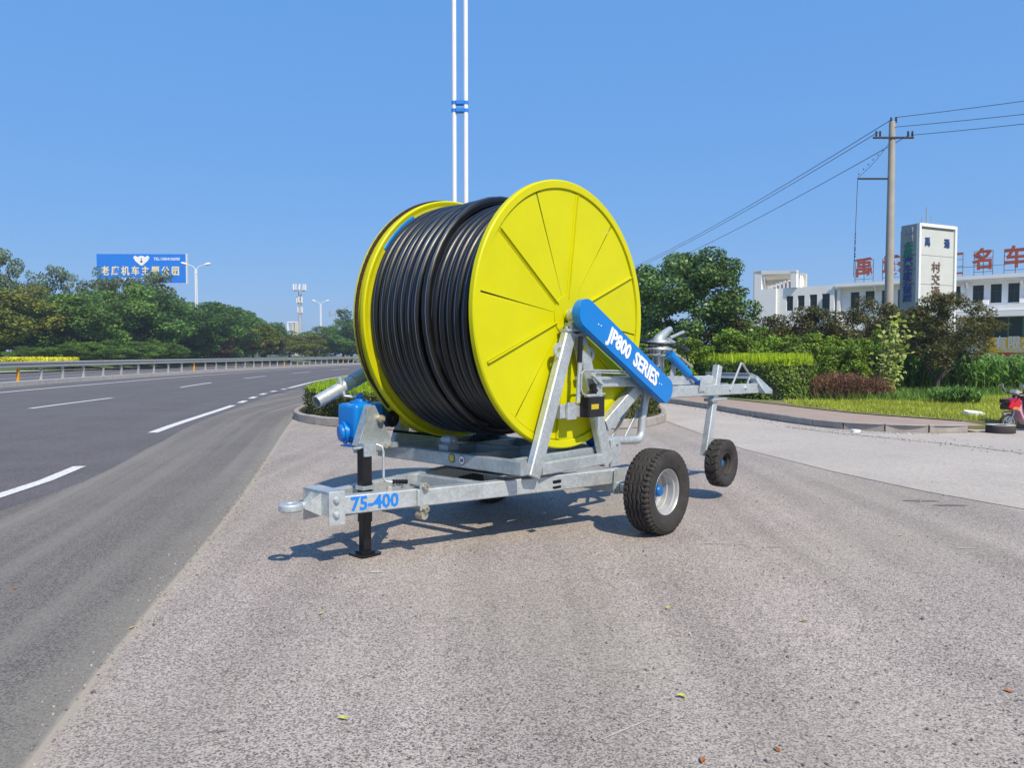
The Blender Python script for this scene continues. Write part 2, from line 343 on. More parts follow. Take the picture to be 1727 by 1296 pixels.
for y0 in (8.5,): dash(LB, y0, y0+6, .15)
for y0, y1 in [(22.6, 28.1), (37.1, 43.3), (50.7, 56.5), (64, 70), (78, 84), (92, 98), (106, 112), (120, 126)]: dash(LB, y0, y1, .17)
dash(LC, 2, 200, .22)
# median: concrete kerb, far carriageway, verge, bank
KI = off(K_, 0.0); K2 = off(K_, .9)
strip('median_kerb_face', off(K_, -.02), KI, .004, .24, M['concrete'], **ST)
strip('median_kerb', KI, K2, .24, .24, M['concrete'], **ST)
FAR = off(K_, 15.5)
strip('far_road', K2, FAR, .004, .004, M['road'], 4, **ST)
M['far_pave'] = mat('pale_pavement', (.42, .4, .37), .9, 0, .1, .5)
strip('far_pavement', FAR, off(K_, 17.8), .13, .13, M['far_pave'], **ST)
fl = strip('marking', off(K_, 7.2), off(K_, 7.4), .012, .012, M['road_paint']); fl.parent = lines
fl = strip('marking', off(K_, 14.7), off(K_, 14.9), .012, .012, M['road_paint']); fl.parent = lines
M['verge'] = mat('verge_grass', (.075, .13, .025), .95, 0, .25, 1.5, .5, 12)
strip('verge', off(K_, 17.8), off(K_, 22), .13, 1.08, M['verge'], 3, **ST)
strip('bank', off(K_, 22), off(K_, 140), 1.08, 1.3, M['verge'], 3, **ST)

# traffic island, kerb of separate stones, soil
ISL = [(-5.75, 21.2), (-5.45, 19.4), (-4.95, 18.2), (-4.2, 17.3), (-3.2, 16.55), (-1.9, 16.05), (0, 16.0), (2.0, 16.35), (3.1, 17.2), (3.75, 19), (4.0, 22), (3.5, 27), (1, 33), (-3, 37), (-6.0, 36), (-6.35, 31), (-6.05, 26)]
islc = crom(ISL+[ISL[0]], 6); islr = resample(islc, .5)
sheet('island_soil', [(p.x, p.y) for p in islc[:-1]], .11, M['soil'], **ST)
def kerb(name, P, wd, h, m, ln=.5):
    root = empty(name, **ST); n = 0
    for a, b in zip(P, P[1:]):
        if (b-a).length < .05: continue
        t = (b-a).normalized(); q = G(); j = random.uniform(-.008, .008)
        q.bar((a.x+t.x*.006, a.y+t.y*.006, h/2+j), (b.x-t.x*.006, b.y-t.y*.006, h/2+j), wd, h, ch=.02)
        q.done('kerb_stone', m, root); n += 1
    return root
kerb('island_kerb', islr, .13, .20, M['kerb'])
# right-hand kerb, brick path, lawn
RK = crom([(-6, 46), (-1, 38), (2.2, 33), (4.0, 29), (4.79, 26.3), (5.3, 24.6), (5.75, 22.6), (6.05, 20.5), (6.35, 18.6), (6.94, 16.6), (7.82, 15.84), (8.6, 15.62), (9.65, 15.72)], 8)
PB = crom([(-4, 47), (0.4, 40), (3.4, 35.5), (5.0, 31.5), (6.0, 28.2), (6.5, 25.7), (7.1, 23.6), (7.55, 21.8), (7.9, 20), (8.3, 18.6), (8.75, 17.7), (9.2, 17.0), (9.6, 16.4)], 8)
kerb('path_kerb', resample(RK, .8), .13, .17, M['kerb'])
def bricks(name):
    m = bpy.data.materials.new(name); m.use_nodes = True; n = m.node_tree; b = n.nodes['Principled BSDF']; b.inputs['Roughness'].default_value = .9
    tc = n.nodes.new('ShaderNodeTexCoord'); br = n.nodes.new('ShaderNodeTexBrick'); n.links.new(tc.outputs['Object'], br.inputs['Vector'])
    br.inputs['Scale'].default_value = 5; br.inputs['Color1'].default_value = (.37, .22, .17, 1); br.inputs['Color2'].default_value = (.30, .19, .15, 1); br.inputs['Mortar'].default_value = (.26, .22, .18, 1)
    nz = n.nodes.new('ShaderNodeTexNoise'); nz.inputs['Scale'].default_value = 2; nz.inputs['Detail'].default_value = 6; n.links.new(tc.outputs['Object'], nz.inputs['Vector'])
    mx = n.nodes.new('ShaderNodeMix'); mx.data_type = 'RGBA'; mx.inputs[7].default_value = (.4, .33, .26, 1)
    n.links.new(nz.outputs['Fac'], mx.inputs[0]); n.links.new(br.outputs[0], mx.inputs[6]); n.links.new(mx.outputs[2], b.inputs['Base Color']); return m
M['brick'] = bricks('brick_path')
strip('brick_path', off(RK, -.07), PB, .15, .17, M['brick'], 3, **ST)
M['lawn'] = mat('lawn_soil', (.13, .16, .045), .95, 0, .35, 1.2, .5, 12, col2=(.24, .20, .09))
lawn = [(p.x, p.y) for p in PB if p.y < 42]+[(10.0, 16.25), (10.8, 16.5), (12.5, 16.9), (18, 18), (34, 20), (60, 24), (60, 75), (0, 75), (0.2, 40.5)]
sheet('lawn', lawn, .19, M['lawn'], **ST)
g = G(); pts = [(x, y) for x, y in lawn[len([p for p in PB if p.y < 42])-1:-4]]
for a, b in zip(pts, pts[1:]): g.add([(a[0], a[1], 0), (b[0], b[1], 0), (b[0], b[1], .19), (a[0], a[1], .19)], [(0, 1, 2, 3)])
g.done('lawn_edge', M['lawn'], **ST)
# concrete lane between apron and the path, broken edge crack
sheet('concrete_lane', [(2.9, 60), (3.2, 27), (3.62, 20.4), (3.89, 13.04), (4.36, 10.5), (4.81, 8.92), (5.28, 7.89), (6.3, 6.0), (8.5, 3.2), (13, -1), (40, -6), (40, 60)], .006, M['lane_conc'], **ST)
M['crack'] = asphalt('broken_edge', (.17, .15, .13), 30, .5, .3, bump=1.)
v = []; cp = crom([(6.0, 16.9), (6.5, 15.75), (6.9, 15.0), (7.3, 14.3), (7.76, 13.6), (8.2, 12.4), (8.7, 11)], 40)
for p in cp:
    a = random.uniform(.0, .05); v += [(p.x-a, p.y, .011), (p.x+random.uniform(.0, .04), p.y, .011)]
link('crack', mesh('crack', v, [(2*i, 2*i+1, 2*i+3, 2*i+2) for i in range(len(cp)-1)]), M['crack'], **ST)
g = G()
for _ in range(230):
    p = random.choice(cp); r = random.uniform(.005, .02); c = (p.x+random.gauss(0, .2), p.y+random.gauss(0, .25), .006+r*.4)
    g.box(c, (r*2, r*1.5, r), Matrix.Rotation(random.random()*6, 3, 'Z') @ Matrix.Rotation(random.uniform(-.5, .5), 3, 'X'), 0, r*.3)
for _ in range(500):
    i = random.randrange(30, 90); p = RK[i]; r = random.uniform(.005, .022); g.box((p.x-random.uniform(.1, .6), p.y-random.uniform(0, .4), .01), (r*2, r*1.6, r), Matrix.Rotation(random.random()*6, 3, 'Z'), 0, r*.3)
g.done('gravel', M['concrete'], kind='stuff')

# ================================================================== HOSE REEL MACHINE  local axes: x = towards the rear (u), y = -v, z up
OX, OY = -.15, 7.46; LX, LY = .6739, .7389
R0 = thing('hose_reel', 'large yellow drum of black hose on a galvanised two-wheeled trailer, parked on the asphalt', 'irrigation reel', (OX, OY, 0), math.atan2(LY, LX))
def P(u, v, z): return Vector((u, -v, z))
NV = Vector((0, -1, 0))           # direction of +v
CU, CZ, RD = .07, 1.95, 1.2       # drum axis and flange radius
gv, gd = M['galv'], M['galv_dark']

def flange(v, s, label=None):
    """s=+1: outer side faces +v"""
    root = bpy.data.objects.new('flange', None); COL.objects.link(root); root.parent = R0
    c = P(CU, v, CZ); ax = (0, -s, 0)
    g = G(); g.lathe([(RD-.075, .012), (RD-.07, .022), (RD-.012, .024), (RD, .012), (RD, -.03), (RD-.012, -.04), (RD-.05, -.03), (RD-.075, -.012)], c, ax, 120, closed=True)
    g.done('rim', M['yellow'], root, ang=30)
    off_ = math.radians(22)
    for k in range(12):
        a0 = off_+k*pi/6+(.007 if k % 2 else .003); a1 = off_+(k+1)*pi/6-(.003 if k % 2 else .007); q = G(); n = 8
        r0, r1 = .17, RD-.083; v_ = []
        for t in range(n+1):
            a = a0+(a1-a0)*t/n
            for r in (r0, r1):
                for h in (.004, -.004): v_.append(c+Vector((math.cos(a)*r, 0, math.sin(a)*r))+Vector(ax)*h)
        f = []
        for t in range(n):
            b = t*4; f += [(b, b+2, b+6, b+4), (b+1, b+5, b+7, b+3), (b, b+4, b+5, b+1), (b+2, b+3, b+7, b+6)]
        f += [(0, 1, 3, 2), (n*4, n*4+2, n*4+3, n*4+1)]
        q.add(v_, f); q.done('panel', M['yellow'], root)
        # folded rib along each joint
        a = off_+k*pi/6; d = Vector((math.cos(a), 0, math.sin(a))); tn = Vector((-math.sin(a), 0, math.cos(a)))
        if k % 2: continue
        q = G(); q.bar(c+d*.16+Vector(ax)*.016+tn*.004, c+d*(RD-.09)+Vector(ax)*.016+tn*.004, .024, .006, up=tn, ch=.001)
        q.bar(c+d*.16+Vector(ax)*.007+tn*.014, c+d*(RD-.09)+Vector(ax)*.007+tn*.014, .005, .026, up=tn, ch=.001)
        q.bar(c+d*.16-Vector(ax)*.025, c+d*(RD-.09)-Vector(ax)*.025, .04, .03, up=tn, ch=.004)
        q.done('rib', M['yellow'], root)
    g = G(); g.lathe([(.001, .014), (.18, .014), (.18, -.01)], c, ax, 40); g.done('hub_plate', M['yellow'], root, ang=30)
    # dark slits where rim and panels meet
    for k in range(12):
        a0 = off_+k*pi/6+(.06 if k % 3 else .26); a1 = off_+(k+1)*pi/6-(.05 if k % 4 else .2); v_ = []; n = 8
        for t in range(n+1):
            a = a0+(a1-a0)*t/n
            for r in (RD-.088, RD-.070): v_.append(c+Vector((math.cos(a)*r, 0, math.sin(a)*r))+Vector(ax)*-.001)
        g = G(); g.add(v_, [(2*t, 2*t+1, 2*t+3, 2*t+2) for t in range(n)]); g.done('weld_seam', M['yellow'], root)
    g = G(); g.lathe([(RD-.12, -.03), (RD-.04, -.03)], c, ax, 120); g.done('backing_ring', M['yellow_dirt'], root)
    return root
F1 = flange(.80, 1); F2 = flange(-.63, -1)
# drum core, seen in the gap by the far flange
g = G(); g.lathe([(.62, -.70), (.62, .76)], P(CU, 0, CZ), (0, -1, 0), 48); g.done('drum_core', M['blue'], R0, smooth=True)
# blue hose-end box behind the last layer
g = G()
for k in range(5):
    a = math.radians(124+k*5); d = Vector((math.cos(a), 0, math.sin(a))); g.box(P(CU, -.608, CZ)+d*1.125, (.06, .03, .1), Matrix.Rotation(-a, 3, 'Y'), 0, .01)
g.done('hose_guide', M['blue'], R0)
# hose: one continuous helix; the outer layer covers only the far half
HR = .046
def hose_path():
    pts = []; pitch = .094; n = 88
    v0 = .735
    for k in range(16):
        for i in range(n):
            t = k+i/n; a = -pi/2+t*2*pi
            # coil lies straight, then steps over by one pitch in a short crossover
            fr = i/n; st = k+min(1, max(0, (fr-.80)/.2))
            v = v0-st*pitch; r = 1.0+.012*math.sin(a*2+k)*.5
            pts.append(P(CU+r*math.cos(a), v, CZ+r*math.sin(a)))
    return pts
def hose_tube(pts, name, r=HR):
    n = 12; Q = G(); Q.tube(pts, r, n)
    o = Q.done(name, M['hose'], R0, fix=False); me = o.data; ul = me.uv_layers.new(name='UVMap')
    for p_ in me.polygons:
        p_.use_smooth = True
        for li in p_.loop_indices:
            vi = me.loops[li].vertex_index; k = vi % n; ring = vi//n
            ks = [me.loops[j].vertex_index % n for j in p_.loop_indices]
            if k == 0 and n-1 in ks: k = n
            ul.data[li].uv = (k/n, ring*.07)
    return o
m = bpy.data.materials.new('black_hose'); m.use_nodes = True; n_ = m.node_tree; b_ = n_.nodes['Principled BSDF']; L_ = n_.links.new
b_.inputs['Roughness'].default_value = .26; b_.inputs['Specular IOR Level'].default_value = .5
tc = n_.nodes.new('ShaderNodeTexCoord'); sp = n_.nodes.new('ShaderNodeSeparateXYZ'); L_(tc.outputs['UV'], sp.inputs[0])
fr = n_.nodes.new('ShaderNodeMath'); fr.operation = 'MULTIPLY_ADD'; fr.inputs[1].default_value = 4; fr.inputs[2].default_value = .21; L_(sp.outputs[0], fr.inputs[0])
f2 = n_.nodes.new('ShaderNodeMath'); f2.operation = 'FRACT'; L_(fr.outputs[0], f2.inputs[0])
lt = n_.nodes.new('ShaderNodeMath'); lt.operation = 'LESS_THAN'; lt.inputs[1].default_value = .055; L_(f2.outputs[0], lt.inputs[0])
mx = n_.nodes.new('ShaderNodeMix'); mx.data_type = 'RGBA'; mx.inputs[6].default_value = (.0035, .0035, .004, 1); mx.inputs[7].default_value = (.12, .17, .25, 1); L_(lt.outputs[0], mx.inputs[0])
nz = n_.nodes.new('ShaderNodeTexNoise'); nz.inputs['Scale'].default_value = 6; nz.inputs['Detail'].default_value = 5; L_(tc.outputs['Object'], nz.inputs['Vector'])
mr = n_.nodes.new('ShaderNodeMapRange'); mr.inputs['To Min'].default_value = .24; mr.inputs['To Max'].default_value = .5; L_(nz.outputs['Fac'], mr.inputs['Value']); L_(mr.outputs[0], b_.inputs['Roughness'])
L_(mx.outputs[2], b_.inputs['Base Color']); M['hose'] = m
pts = []
def coils(vs, rad, a_off=-pi/2, n=88):
    out = []
    for k in range(len(vs)-1):
        for i in range(n):
            f = i/n; a = a_off+2*pi*f; t = min(1, max(0, (f-.72)/.28)); t = t*t*(3-2*t)
            v = vs[k]+(vs[k+1]-vs[k])*t; r = rad+.006*math.sin(3*a+k*1.7)
            out.append(P(CU+r*math.cos(a), v+.006*math.sin(2*a+k), CZ+r*math.sin(a)))
    return out
inner = coils([.735-.0915*k for k in range(15)], 1.015)
hose_tube(inner, 'hose')
# outer layer: from the far flange back to the middle, where the end dives down
vo = [-.55+.094*k for k in range(7)]
outer = coils(vo+[.06], 1.088, a_off=-pi*.35)
k_end = len(outer)
last = []
for i in range(40):
    f = i/40; a = -pi*.35+2*pi*f*.93; r = 1.088+.03*math.sin(pi*min(1, f*1.6))
    last.append(P(CU+r*math.cos(a), .06+.05*f+.16*max(0, f-.35)**1.3, CZ+r*math.sin(a)))
hose_tube(outer+last[:-2], 'hose')

# shaft, bearing blocks, chains
g = G(); g.cyl(P(CU, -1.15, CZ), P(CU, 1.0, CZ), .048, 24); g.done('shaft', M['yellow'], R0, ang=30)
g = G(); g.lathe([(.001, .93), (.05, .93), (.055, .86), (.035, .86), (.035, .82), (.06, .82)], P(CU, 0, CZ), (0, -1, 0), 8); g.done('shaft_nut', M['yellow'], R0)
def links_along(pts, name, m, r=.012, step=.045, parent=None):
    Q = G(); R_ = resample(pts, step)
    for i, (a, b) in enumerate(zip(R_, R_[1:])):
        d = (b-a).normalized(); side = NV; c = (a+b)/2
        for sgn in (-1, 1): Q.bar(a-d*.008+side*sgn*(.006 if i % 2 else .009), b+d*.008+side*sgn*(.006 if i % 2 else .009), .005, .026, up=d.cross(side), ch=.002)
        Q.cyl(a-side*.011, a+side*.011, .011, 6)
    return Q.done(name, m, parent or R0, kind='stuff')
ring = [P(CU+(RD+.002)*math.cos(a), -.695, CZ+(RD+.002)*math.sin(a)) for a in np.linspace(-pi*.56, pi*1.16, 150)]
spr = P(-.70, -.695, 1.06)
links_along(ring+[spr+Vector((-.05, 0, .01))], 'drive_chain', M['chain_rust'])
links_along([spr+Vector((0, 0, -.20)), P(-.14, -.695, .775)], 'drive_chain', M['chain'])
g = G(); g.lathe([(RD-.03, -.735), (RD+.010, -.735), (RD+.010, -.722), (RD-.014, -.715), (RD-.014, -.665), (RD-.03, -.665)], P(CU, 0, CZ), (0, -1, 0), 120, closed=True); g.done('chain_ring', M['yellow_dirt'], R0, ang=30)

# A-frames
def a_frame(s):
    vc = s*.89 if s > 0 else -.93; vo_ = vc; tk = .075
    root = bpy.data.objects.new('a_frame', None); COL.objects.link(root); root.parent = R0
    zb = .565 if s > 0 else .70
    ex = 0 if s > 0 else .1
    for (ub, ut) in ((-.50+ex*.2, .0), (.575, .13)):
        g = G(); g.bar(P(ub, vc, zb), P(ut, vc, 1.80), tk, .142, up=(1, 0, 0), ch=.01); g.done('leg', gv, root, ang=40)
    g = G(); g.bar(P(-.40, vc, zb+.052), P(.49, vc, zb+.052), tk-.006, .105, ch=.008); g.done('bottom_rail', gv, root, ang=40)
    g = G(); g.bar(P(-.165, vc, 1.095), P(.31, vc, 1.095), tk-.012, .125, ch=.008); g.done('cross_rail', gv, root, ang=40)
    g = G(); g.box(P(.07, vc, 1.815), (.30, .11, .022), None, 0, .01); g.box(P(.05, vc, 1.85), (.14, .085, .06), None, 0, .012)
    g.lathe([(.05, -.03), (.068, -.03), (.068, .03), (.05, .03)], P(CU, vc, CZ), (0, -1, 0), 24, closed=True); g.box(P(CU, vc, 1.885), (.09, .06, .03))
    for du in (-.11, .13): g.cyl(P(.07+du, vc, 1.82), P(.07+du, vc, 1.85), .016, 6)
    g.done('bearing_block', gv, root, ang=35)
    for sg, uu, zz in ((-1, -.135, 1.635), (1, .245, 1.60)):
        # lifting lug with an eye
        g = G(); n = 20; o_ = []; i_ = []
        for k in range(n):
            a = 2*pi*k/n; o_.append((.068*math.cos(a)+sg*.035, .066*math.sin(a))); i_.append((.026*math.cos(a)+sg*.04, .026*math.sin(a)))
        o_ = [(x if x*sg > 0 else x-sg*.03, z-.03*(x*sg < .01)) for x, z in o_]
        v_ = [P(uu+x, vc+s*.02+q, zz+z) for q in (-.008, .008) for L2 in (o_, i_) for x, z in L2]
        f = [];
        for k in range(n):
            k2 = (k+1) % n; f += [(k, k2, n+k2, n+k), (2*n+k, 3*n+k, 3*n+k2, 2*n+k2), (k, 2*n+k, 2*n+k2, k2), (n+k, n+k2, 3*n+k2, 3*n+k)]
        g.add(v_, f); g.done('lifting_lug', gv, root)
    return root
A1 = a_frame(1); A2 = a_frame(-1)
# inner pair of near A-frame legs (box frame seen behind)
g = G(); g.box(P(.18, .932, 1.655), (.045, .003, .05), None); g.done('sticker', M['yellow'], R0)

# upper frame
uf = bpy.data.objects.new('reel_frame', None); COL.objects.link(uf); uf.parent = R0
def bar(name, a, b, w_, h_, m=gv, parent=R0, up=(0, 0, 1), ch=.008):
    g = G(); g.bar(a, b, w_, h_, up, ch); return g.done(name, m, parent, ang=40)
bar('front_beam', P(-.68, -.93, .66), P(-.68, .955, .66), .08, .12, gd, uf)
bar('rear_beam', P(.62, -.93, .66), P(.62, .84, .66), .08, .12, gd, uf)
bar('side_beam', P(-.64, -.89, .662), P(.58, -.89, .662), .08, .118, gd, uf)
bar('side_beam', P(-.64, .80, .662), P(.58, .80, .662), .06, .118, gd, uf)
bar('cross_member', P(-.64, -.30, .664), P(.58, -.30, .664), .06, .112, gd, uf)
bar('cross_member', P(-.64, .28, .664), P(.58, .28, .664), .06, .112, gd, uf)
bar('cross_member', P(.02, -.85, .666), P(.02, .77, .666), .07, .108, gd, uf)
bar('toe_plate', P(-1.02, -.88, .685), P(-.64, -.88, .675), .07, .05, gd, uf)
# warning stickers on the front beam
def disc_sticker(v, z, c1, c2, txt):
    g = G(); c = P(-.7205, v, z); g.lathe([(.0005, .0015), (.042, .0015), (.042, 0)], c, (-1, 0, 0), 24); o = g.done('sticker', c1, uf)
    g = G(); g.lathe([(.0005, .003), (.035, .003), (.035, .001)], c, (-1, 0, 0), 24); g.done('sticker_face', c2, uf)
    if txt: put_text(txt, .042, M['black'], uf, c+Vector((-.0045, 0, -.002)), (0, -1, 0), (0, 0, 1), .02)
M['red'] = mat('red_print', (.45, .02, .03), .5); M['sticker_y'] = mat('yellow_print', (.55, .42, .01), .5, 0, .15, 60)
disc_sticker(.134, .676, M['black'], M['sticker_y'], None); disc_sticker(.262, .668, M['red'], M['white_letter'], '10')
g = G(); g.prism([P(-.7245, .134-.02, .662), P(-.7245, .134+.02, .662), P(-.7245, .134+.008, .69), P(-.7245, .134-.006, .695)], (-.001, 0, 0)); g.done('sticker_mark', M['zinc'], uf)
# small grease block behind the front beam
g = G(); g.box(P(-.52, -.12, .74), (.16, .12, .05), None, 0, .01); g.lathe([(.001, -.06), (.045, -.06), (.05, -.03), (.05, .03), (.045, .06), (.001, .06)], P(-.52, -.12, .80), (0, 1, 0), 16)
g.cyl(P(-.52, -.22, .80), P(-.52, -.02, .80), .02, 10); g.done('pillow_block', gd, R0, ang=35)

# turntable
g = G(); g.lathe([(.30, .0), (.47, .0), (.47, .035), (.44, .04), (.44, .075), (.30, .075)], P(0, .1, .525), (0, 0, 1), 56, closed=True); g.done('turntable', M['black'], R0, ang=30)
for k in range(14):
    a = k*2*pi/14+.2; g = G(); g.cyl(P(.455*math.cos(a), .1+.455*math.sin(a), .555), P(.455*math.cos(a), .1+.455*math.sin(a), .578), .014, 6); g.done('bolt', M['zinc'], R0)
# lower chassis
lc = bpy.data.objects.new('chassis', None); COL.objects.link(lc); lc.parent = R0
bar('near_arm', P(-1.46, .50, .47), P(.56, 1.055, .472), .10, .135, gv, lc)
bar('far_arm', P(-2.08, .03, .468), P(-.86, -.19, .468), .09, .125, gv, lc)
bar('far_arm', P(-.90, -.185, .466), P(.56, -.50, .466), .09, .12, gd, lc)
bar('cross_member', P(-.86, -.2, .464), P(-.80, .64, .464), .08, .115, gd, lc)
bar('cross_member', P(.05, -.36, .463), P(.05, .88, .463), .09, .113, gd, lc)
bar('turntable_plate', P(-.45, .1, .518), P(.45, .1, .518), .8, .010, gd, lc)
bar('drawbar_arm', P(-2.12, .29, .47), P(-1.36, .50, .47), .10, .14, gv, lc)
bar('brace', P(-1.62, .42, .53), P(-1.05, -.16, .53), .10, .012, gv, lc)
g = G(); g.prism([P(-1.62, .40, .45), P(-1.62, .40, .54), P(-1.25, .1, .54), P(-1.25, .1, .45)], (.012, .0, 0)); g.done('gusset_plate', gv, lc)
# axle, extensions, far wheel hub
bar('axle', P(.50, -.62, .375), P(.50, 1.12, .375), .10, .10, gd, lc); bar('axle_extension', P(.50, 1.0, .375), P(.50, 1.42, .375), .075, .075, gd, lc)
g = G(); g.prism([P(.40, 1.09, .32), P(.60, 1.09, .30), P(.62, 1.09, .545), P(.42, 1.09, .545)], (0, -.012, 0)); g.done('axle_bracket', gv, lc)
g = G(); g.prism([P(-.36, 1.0, .50), P(-.27, 1.0, .50), P(-.27, 1.0, .525), P(-.36, 1.0, .525)], (0, -.02, 0)); g.prism([P(-.36, 1.0, .455), P(-.27, 1.0, .455), P(-.27, 1.0, .475), P(-.36, 1.0, .475)], (0, -.02, 0)); g.done('lock_pin', M['black'], lc)
# tail lug behind the A-frame
g = G(); n = 18; o_ = [(.07*math.cos(2*pi*k/n), .08*math.sin(2*pi*k/n)) for k in range(n)]; i_ = [(.022*math.cos(2*pi*k/n), .022*math.sin(2*pi*k/n)+.015) for k in range(n)]
v_ = [P(.72+x, .9+q, .70+z) for q in (-.01, .01) for L2 in (o_, i_) for x, z in L2]; f = []
for k in range(n):
    k2 = (k+1) % n; f += [(k, k2, n+k2, n+k), (2*n+k, 3*n+k, 3*n+k2, 2*n+k2), (k, 2*n+k, 2*n+k2, k2), (n+k, n+k2, 3*n+k2, 3*n+k)]
g.add(v_, f); g.prism([P(.62, .89, .52), P(.78, .89, .56), P(.78, .89, .68), P(.62, .89, .78)], (0, -.018, 0)); g.done('towing_lug', gv, R0)

# hitch head: plates, eye
hd = bpy.data.objects.new('hitch', None); COL.objects.link(hd); hd.parent = R0
bar('cheek_plate', P(-2.15, .335, .455), P(-2.03, .366, .455), .012, .25, gv, hd, ch=.002)
bar('cheek_plate', P(-2.15, .0, .455), P(-2.0, -.02, .455), .012, .25, gv, hd, ch=.002)
g = G(); g.prism([P(-2.15, .0, .575), P(-2.15, .335, .575), P(-2.03, .366, .575), P(-2.0, -.02, .575)], (0, 0, .008)); g.done('top_plate', gv, hd)
g = G(); g.prism([P(-2.145, .0, .40), P(-2.145, .33, .40), P(-2.145, .33, .575), P(-2.145, .0, .575)], (.012, 0, 0)); g.done('face_plate', gv, hd)
for z_ in (.41, .52):
    g = G(); g.lathe([(.001, .03), (.018, .026), (.024, .008), (.024, 0)], P(-2.10, .354, z_), (0, -1, 0), 10); g.done('bolt', gv, hd)
for sg in (-1, 1):
    g = G(); g.prism([P(-2.145, .17+sg*.06, .56), P(-2.145, .17+sg*.06, .39), P(-2.26, .17+sg*.02, .455), P(-2.26, .17+sg*.02, .49)], (0, .01, 0)); g.done('rib', gv, hd)
g = G(); g.cyl(P(-2.14, .17, .475), P(-2.28, .15, .475), .032, 16); g.done('eye_shank', gv, hd, ang=30)
g = G(); g.lathe([(.038, -.02), (.046, -.028), (.078, -.028), (.088, -.018), (.088, .018), (.078, .028), (.046, .028), (.038, .02)], P(-2.345, .14, .475), (0, 0, 1), 36, closed=True); g.done('towing_eye', gv, hd, ang=30)
# clamp between drawbar and arm
g = G(); g.bar(P(-1.42, .553, .37), P(-1.42, .553, .585), .016, .07, up=(1, 0, 0), ch=.003)
g.bar(P(-1.42, .42, .575), P(-1.42, .56, .575), .07, .014, ch=.003); g.done('clamp', gv, R0)
for z_ in (.56, .385):
    g = G(); g.cyl(P(-1.42, .40, z_), P(-1.42, .60, z_), .014, 10); g.lathe([(.001, .6), (.026, .6), (.026, .575)], P(-1.42, 0, z_), (0, -1, 0), 6); g.done('clamp_bolt', M['zinc'], R0)
g = G(); g.cyl(P(-1.42, .49, .33), P(-1.42, .57, .33), .035, 14); g.done('clamp_pin', M['zinc'], R0, ang=30)
for u_, v__ in ((-1.62, .38),): 
    g = G(); g.lathe([(.001, .035), (.02, .03), (.026, .008), (.026, 0)], P(u_, v__, .54), (0, 0, 1), 12); g.done('bolt', M['zinc'], R0)
put_text('75-400', .145, M['letter_blue'], R0, P(-1.80, .4315, .470), (P(-1.36, .5, 0)-P(-2.10, .295, 0)), (0, 0, 1), .030, .95)

# jack leg
jk = bpy.data.objects.new('support_jack', None); COL.objects.link(jk); jk.parent = R0
ju, jv = -1.70, .17
bar('outer_tube', P(ju, jv, .27), P(ju, jv, .86), .088, .088, M['black'], jk, up=(1, 0, 0), ch=.008)
bar('inner_tube', P(ju, jv, .03), P(ju, jv, .30), .074, .074, M['black'], jk, up=(1, 0, 0), ch=.006)
g = G(); g.box(P(ju, jv, .016), (.2, .2, .014), None, 0, .02); g.box(P(ju, jv, .033), (.13, .13, .02), None, 0, .02)
g.done('foot_plate', M['black'], jk)
g = G(); g.box(P(ju+.02, jv+.01, .845), (.12, .11, .10), None, 0, .015); g.cyl(P(ju-.11, jv, .86), P(ju+.05, jv, .86), .012, 8); g.done('gear_housing', gd, jk)
g = G(); g.tube([P(ju+.10, jv+.02, .88), P(ju+.135, jv+.05, .86), P(ju+.14, jv+.06, .82), P(ju+.14, jv+.06, .61), P(ju+.155, jv+.07, .58), P(ju+.21, jv+.1, .572)], .0105, 8); g.done('crank', gv, jk, smooth=True)
g = G(); g.tube([P(ju+.20, jv+.095, .573), P(ju+.32, jv+.14, .565)], .017, 10); 
for k in range(5): c = P(ju+.21+.024*k, jv+.1+.01*k, .5715-.0015*k); g.lathe([(.017, -.006), (.022, 0), (.017, .006)], c, (P(ju+.32, jv+.14, .565)-P(ju+.2, jv+.095, .573)), 10)
g.done('crank_grip', M['black'], jk, smooth=True)
bar('jack_sleeve', P(ju, jv, .53), P(ju, jv, .56), .11, .11, gv, jk, up=(1, 0, 0))

# triangular gearbox bracket
g = G(); vb = -.62
g.prism([P(-1.17, vb, .76), P(-1.12, vb, .88), P(-1.07, vb, 1.12), P(-.99, vb, 1.13), P(-.80, vb, .80), P(-.80, vb, .74), P(-1.17, vb, .74)], (0, .010, 0))
g.bar(P(-1.175, vb-.05, .76), P(-1.03, vb-.05, 1.13), .10, .010, up=(1, 0, 0), ch=.002)
g.done('gearbox_bracket', gd, R0)
g = G(); g.box(P(-.955, vb+.02, .745), (.44, .05, .045), None, 0, .006); g.done('bracket_foot', gd, R0)
for du in (-.93, -.86):
    g = G(); g.lathe([(.001, .03), (.016, .027), (.018, 0)], P(du, vb+.04, .745), (0, -1, 0), 8); g.done('bolt', M['zinc'], R0)
g = G(); g.cyl(P(-.94, vb, 1.0), P(-.94, vb+.05, 1.0), .035, 14); g.lathe([(.001, .07), (.018, .068), (.018, .05)], P(-.94, vb, 1.0), (0, -1, 0), 8); g.done('shaft_end', M['zinc'], R0, ang=30)
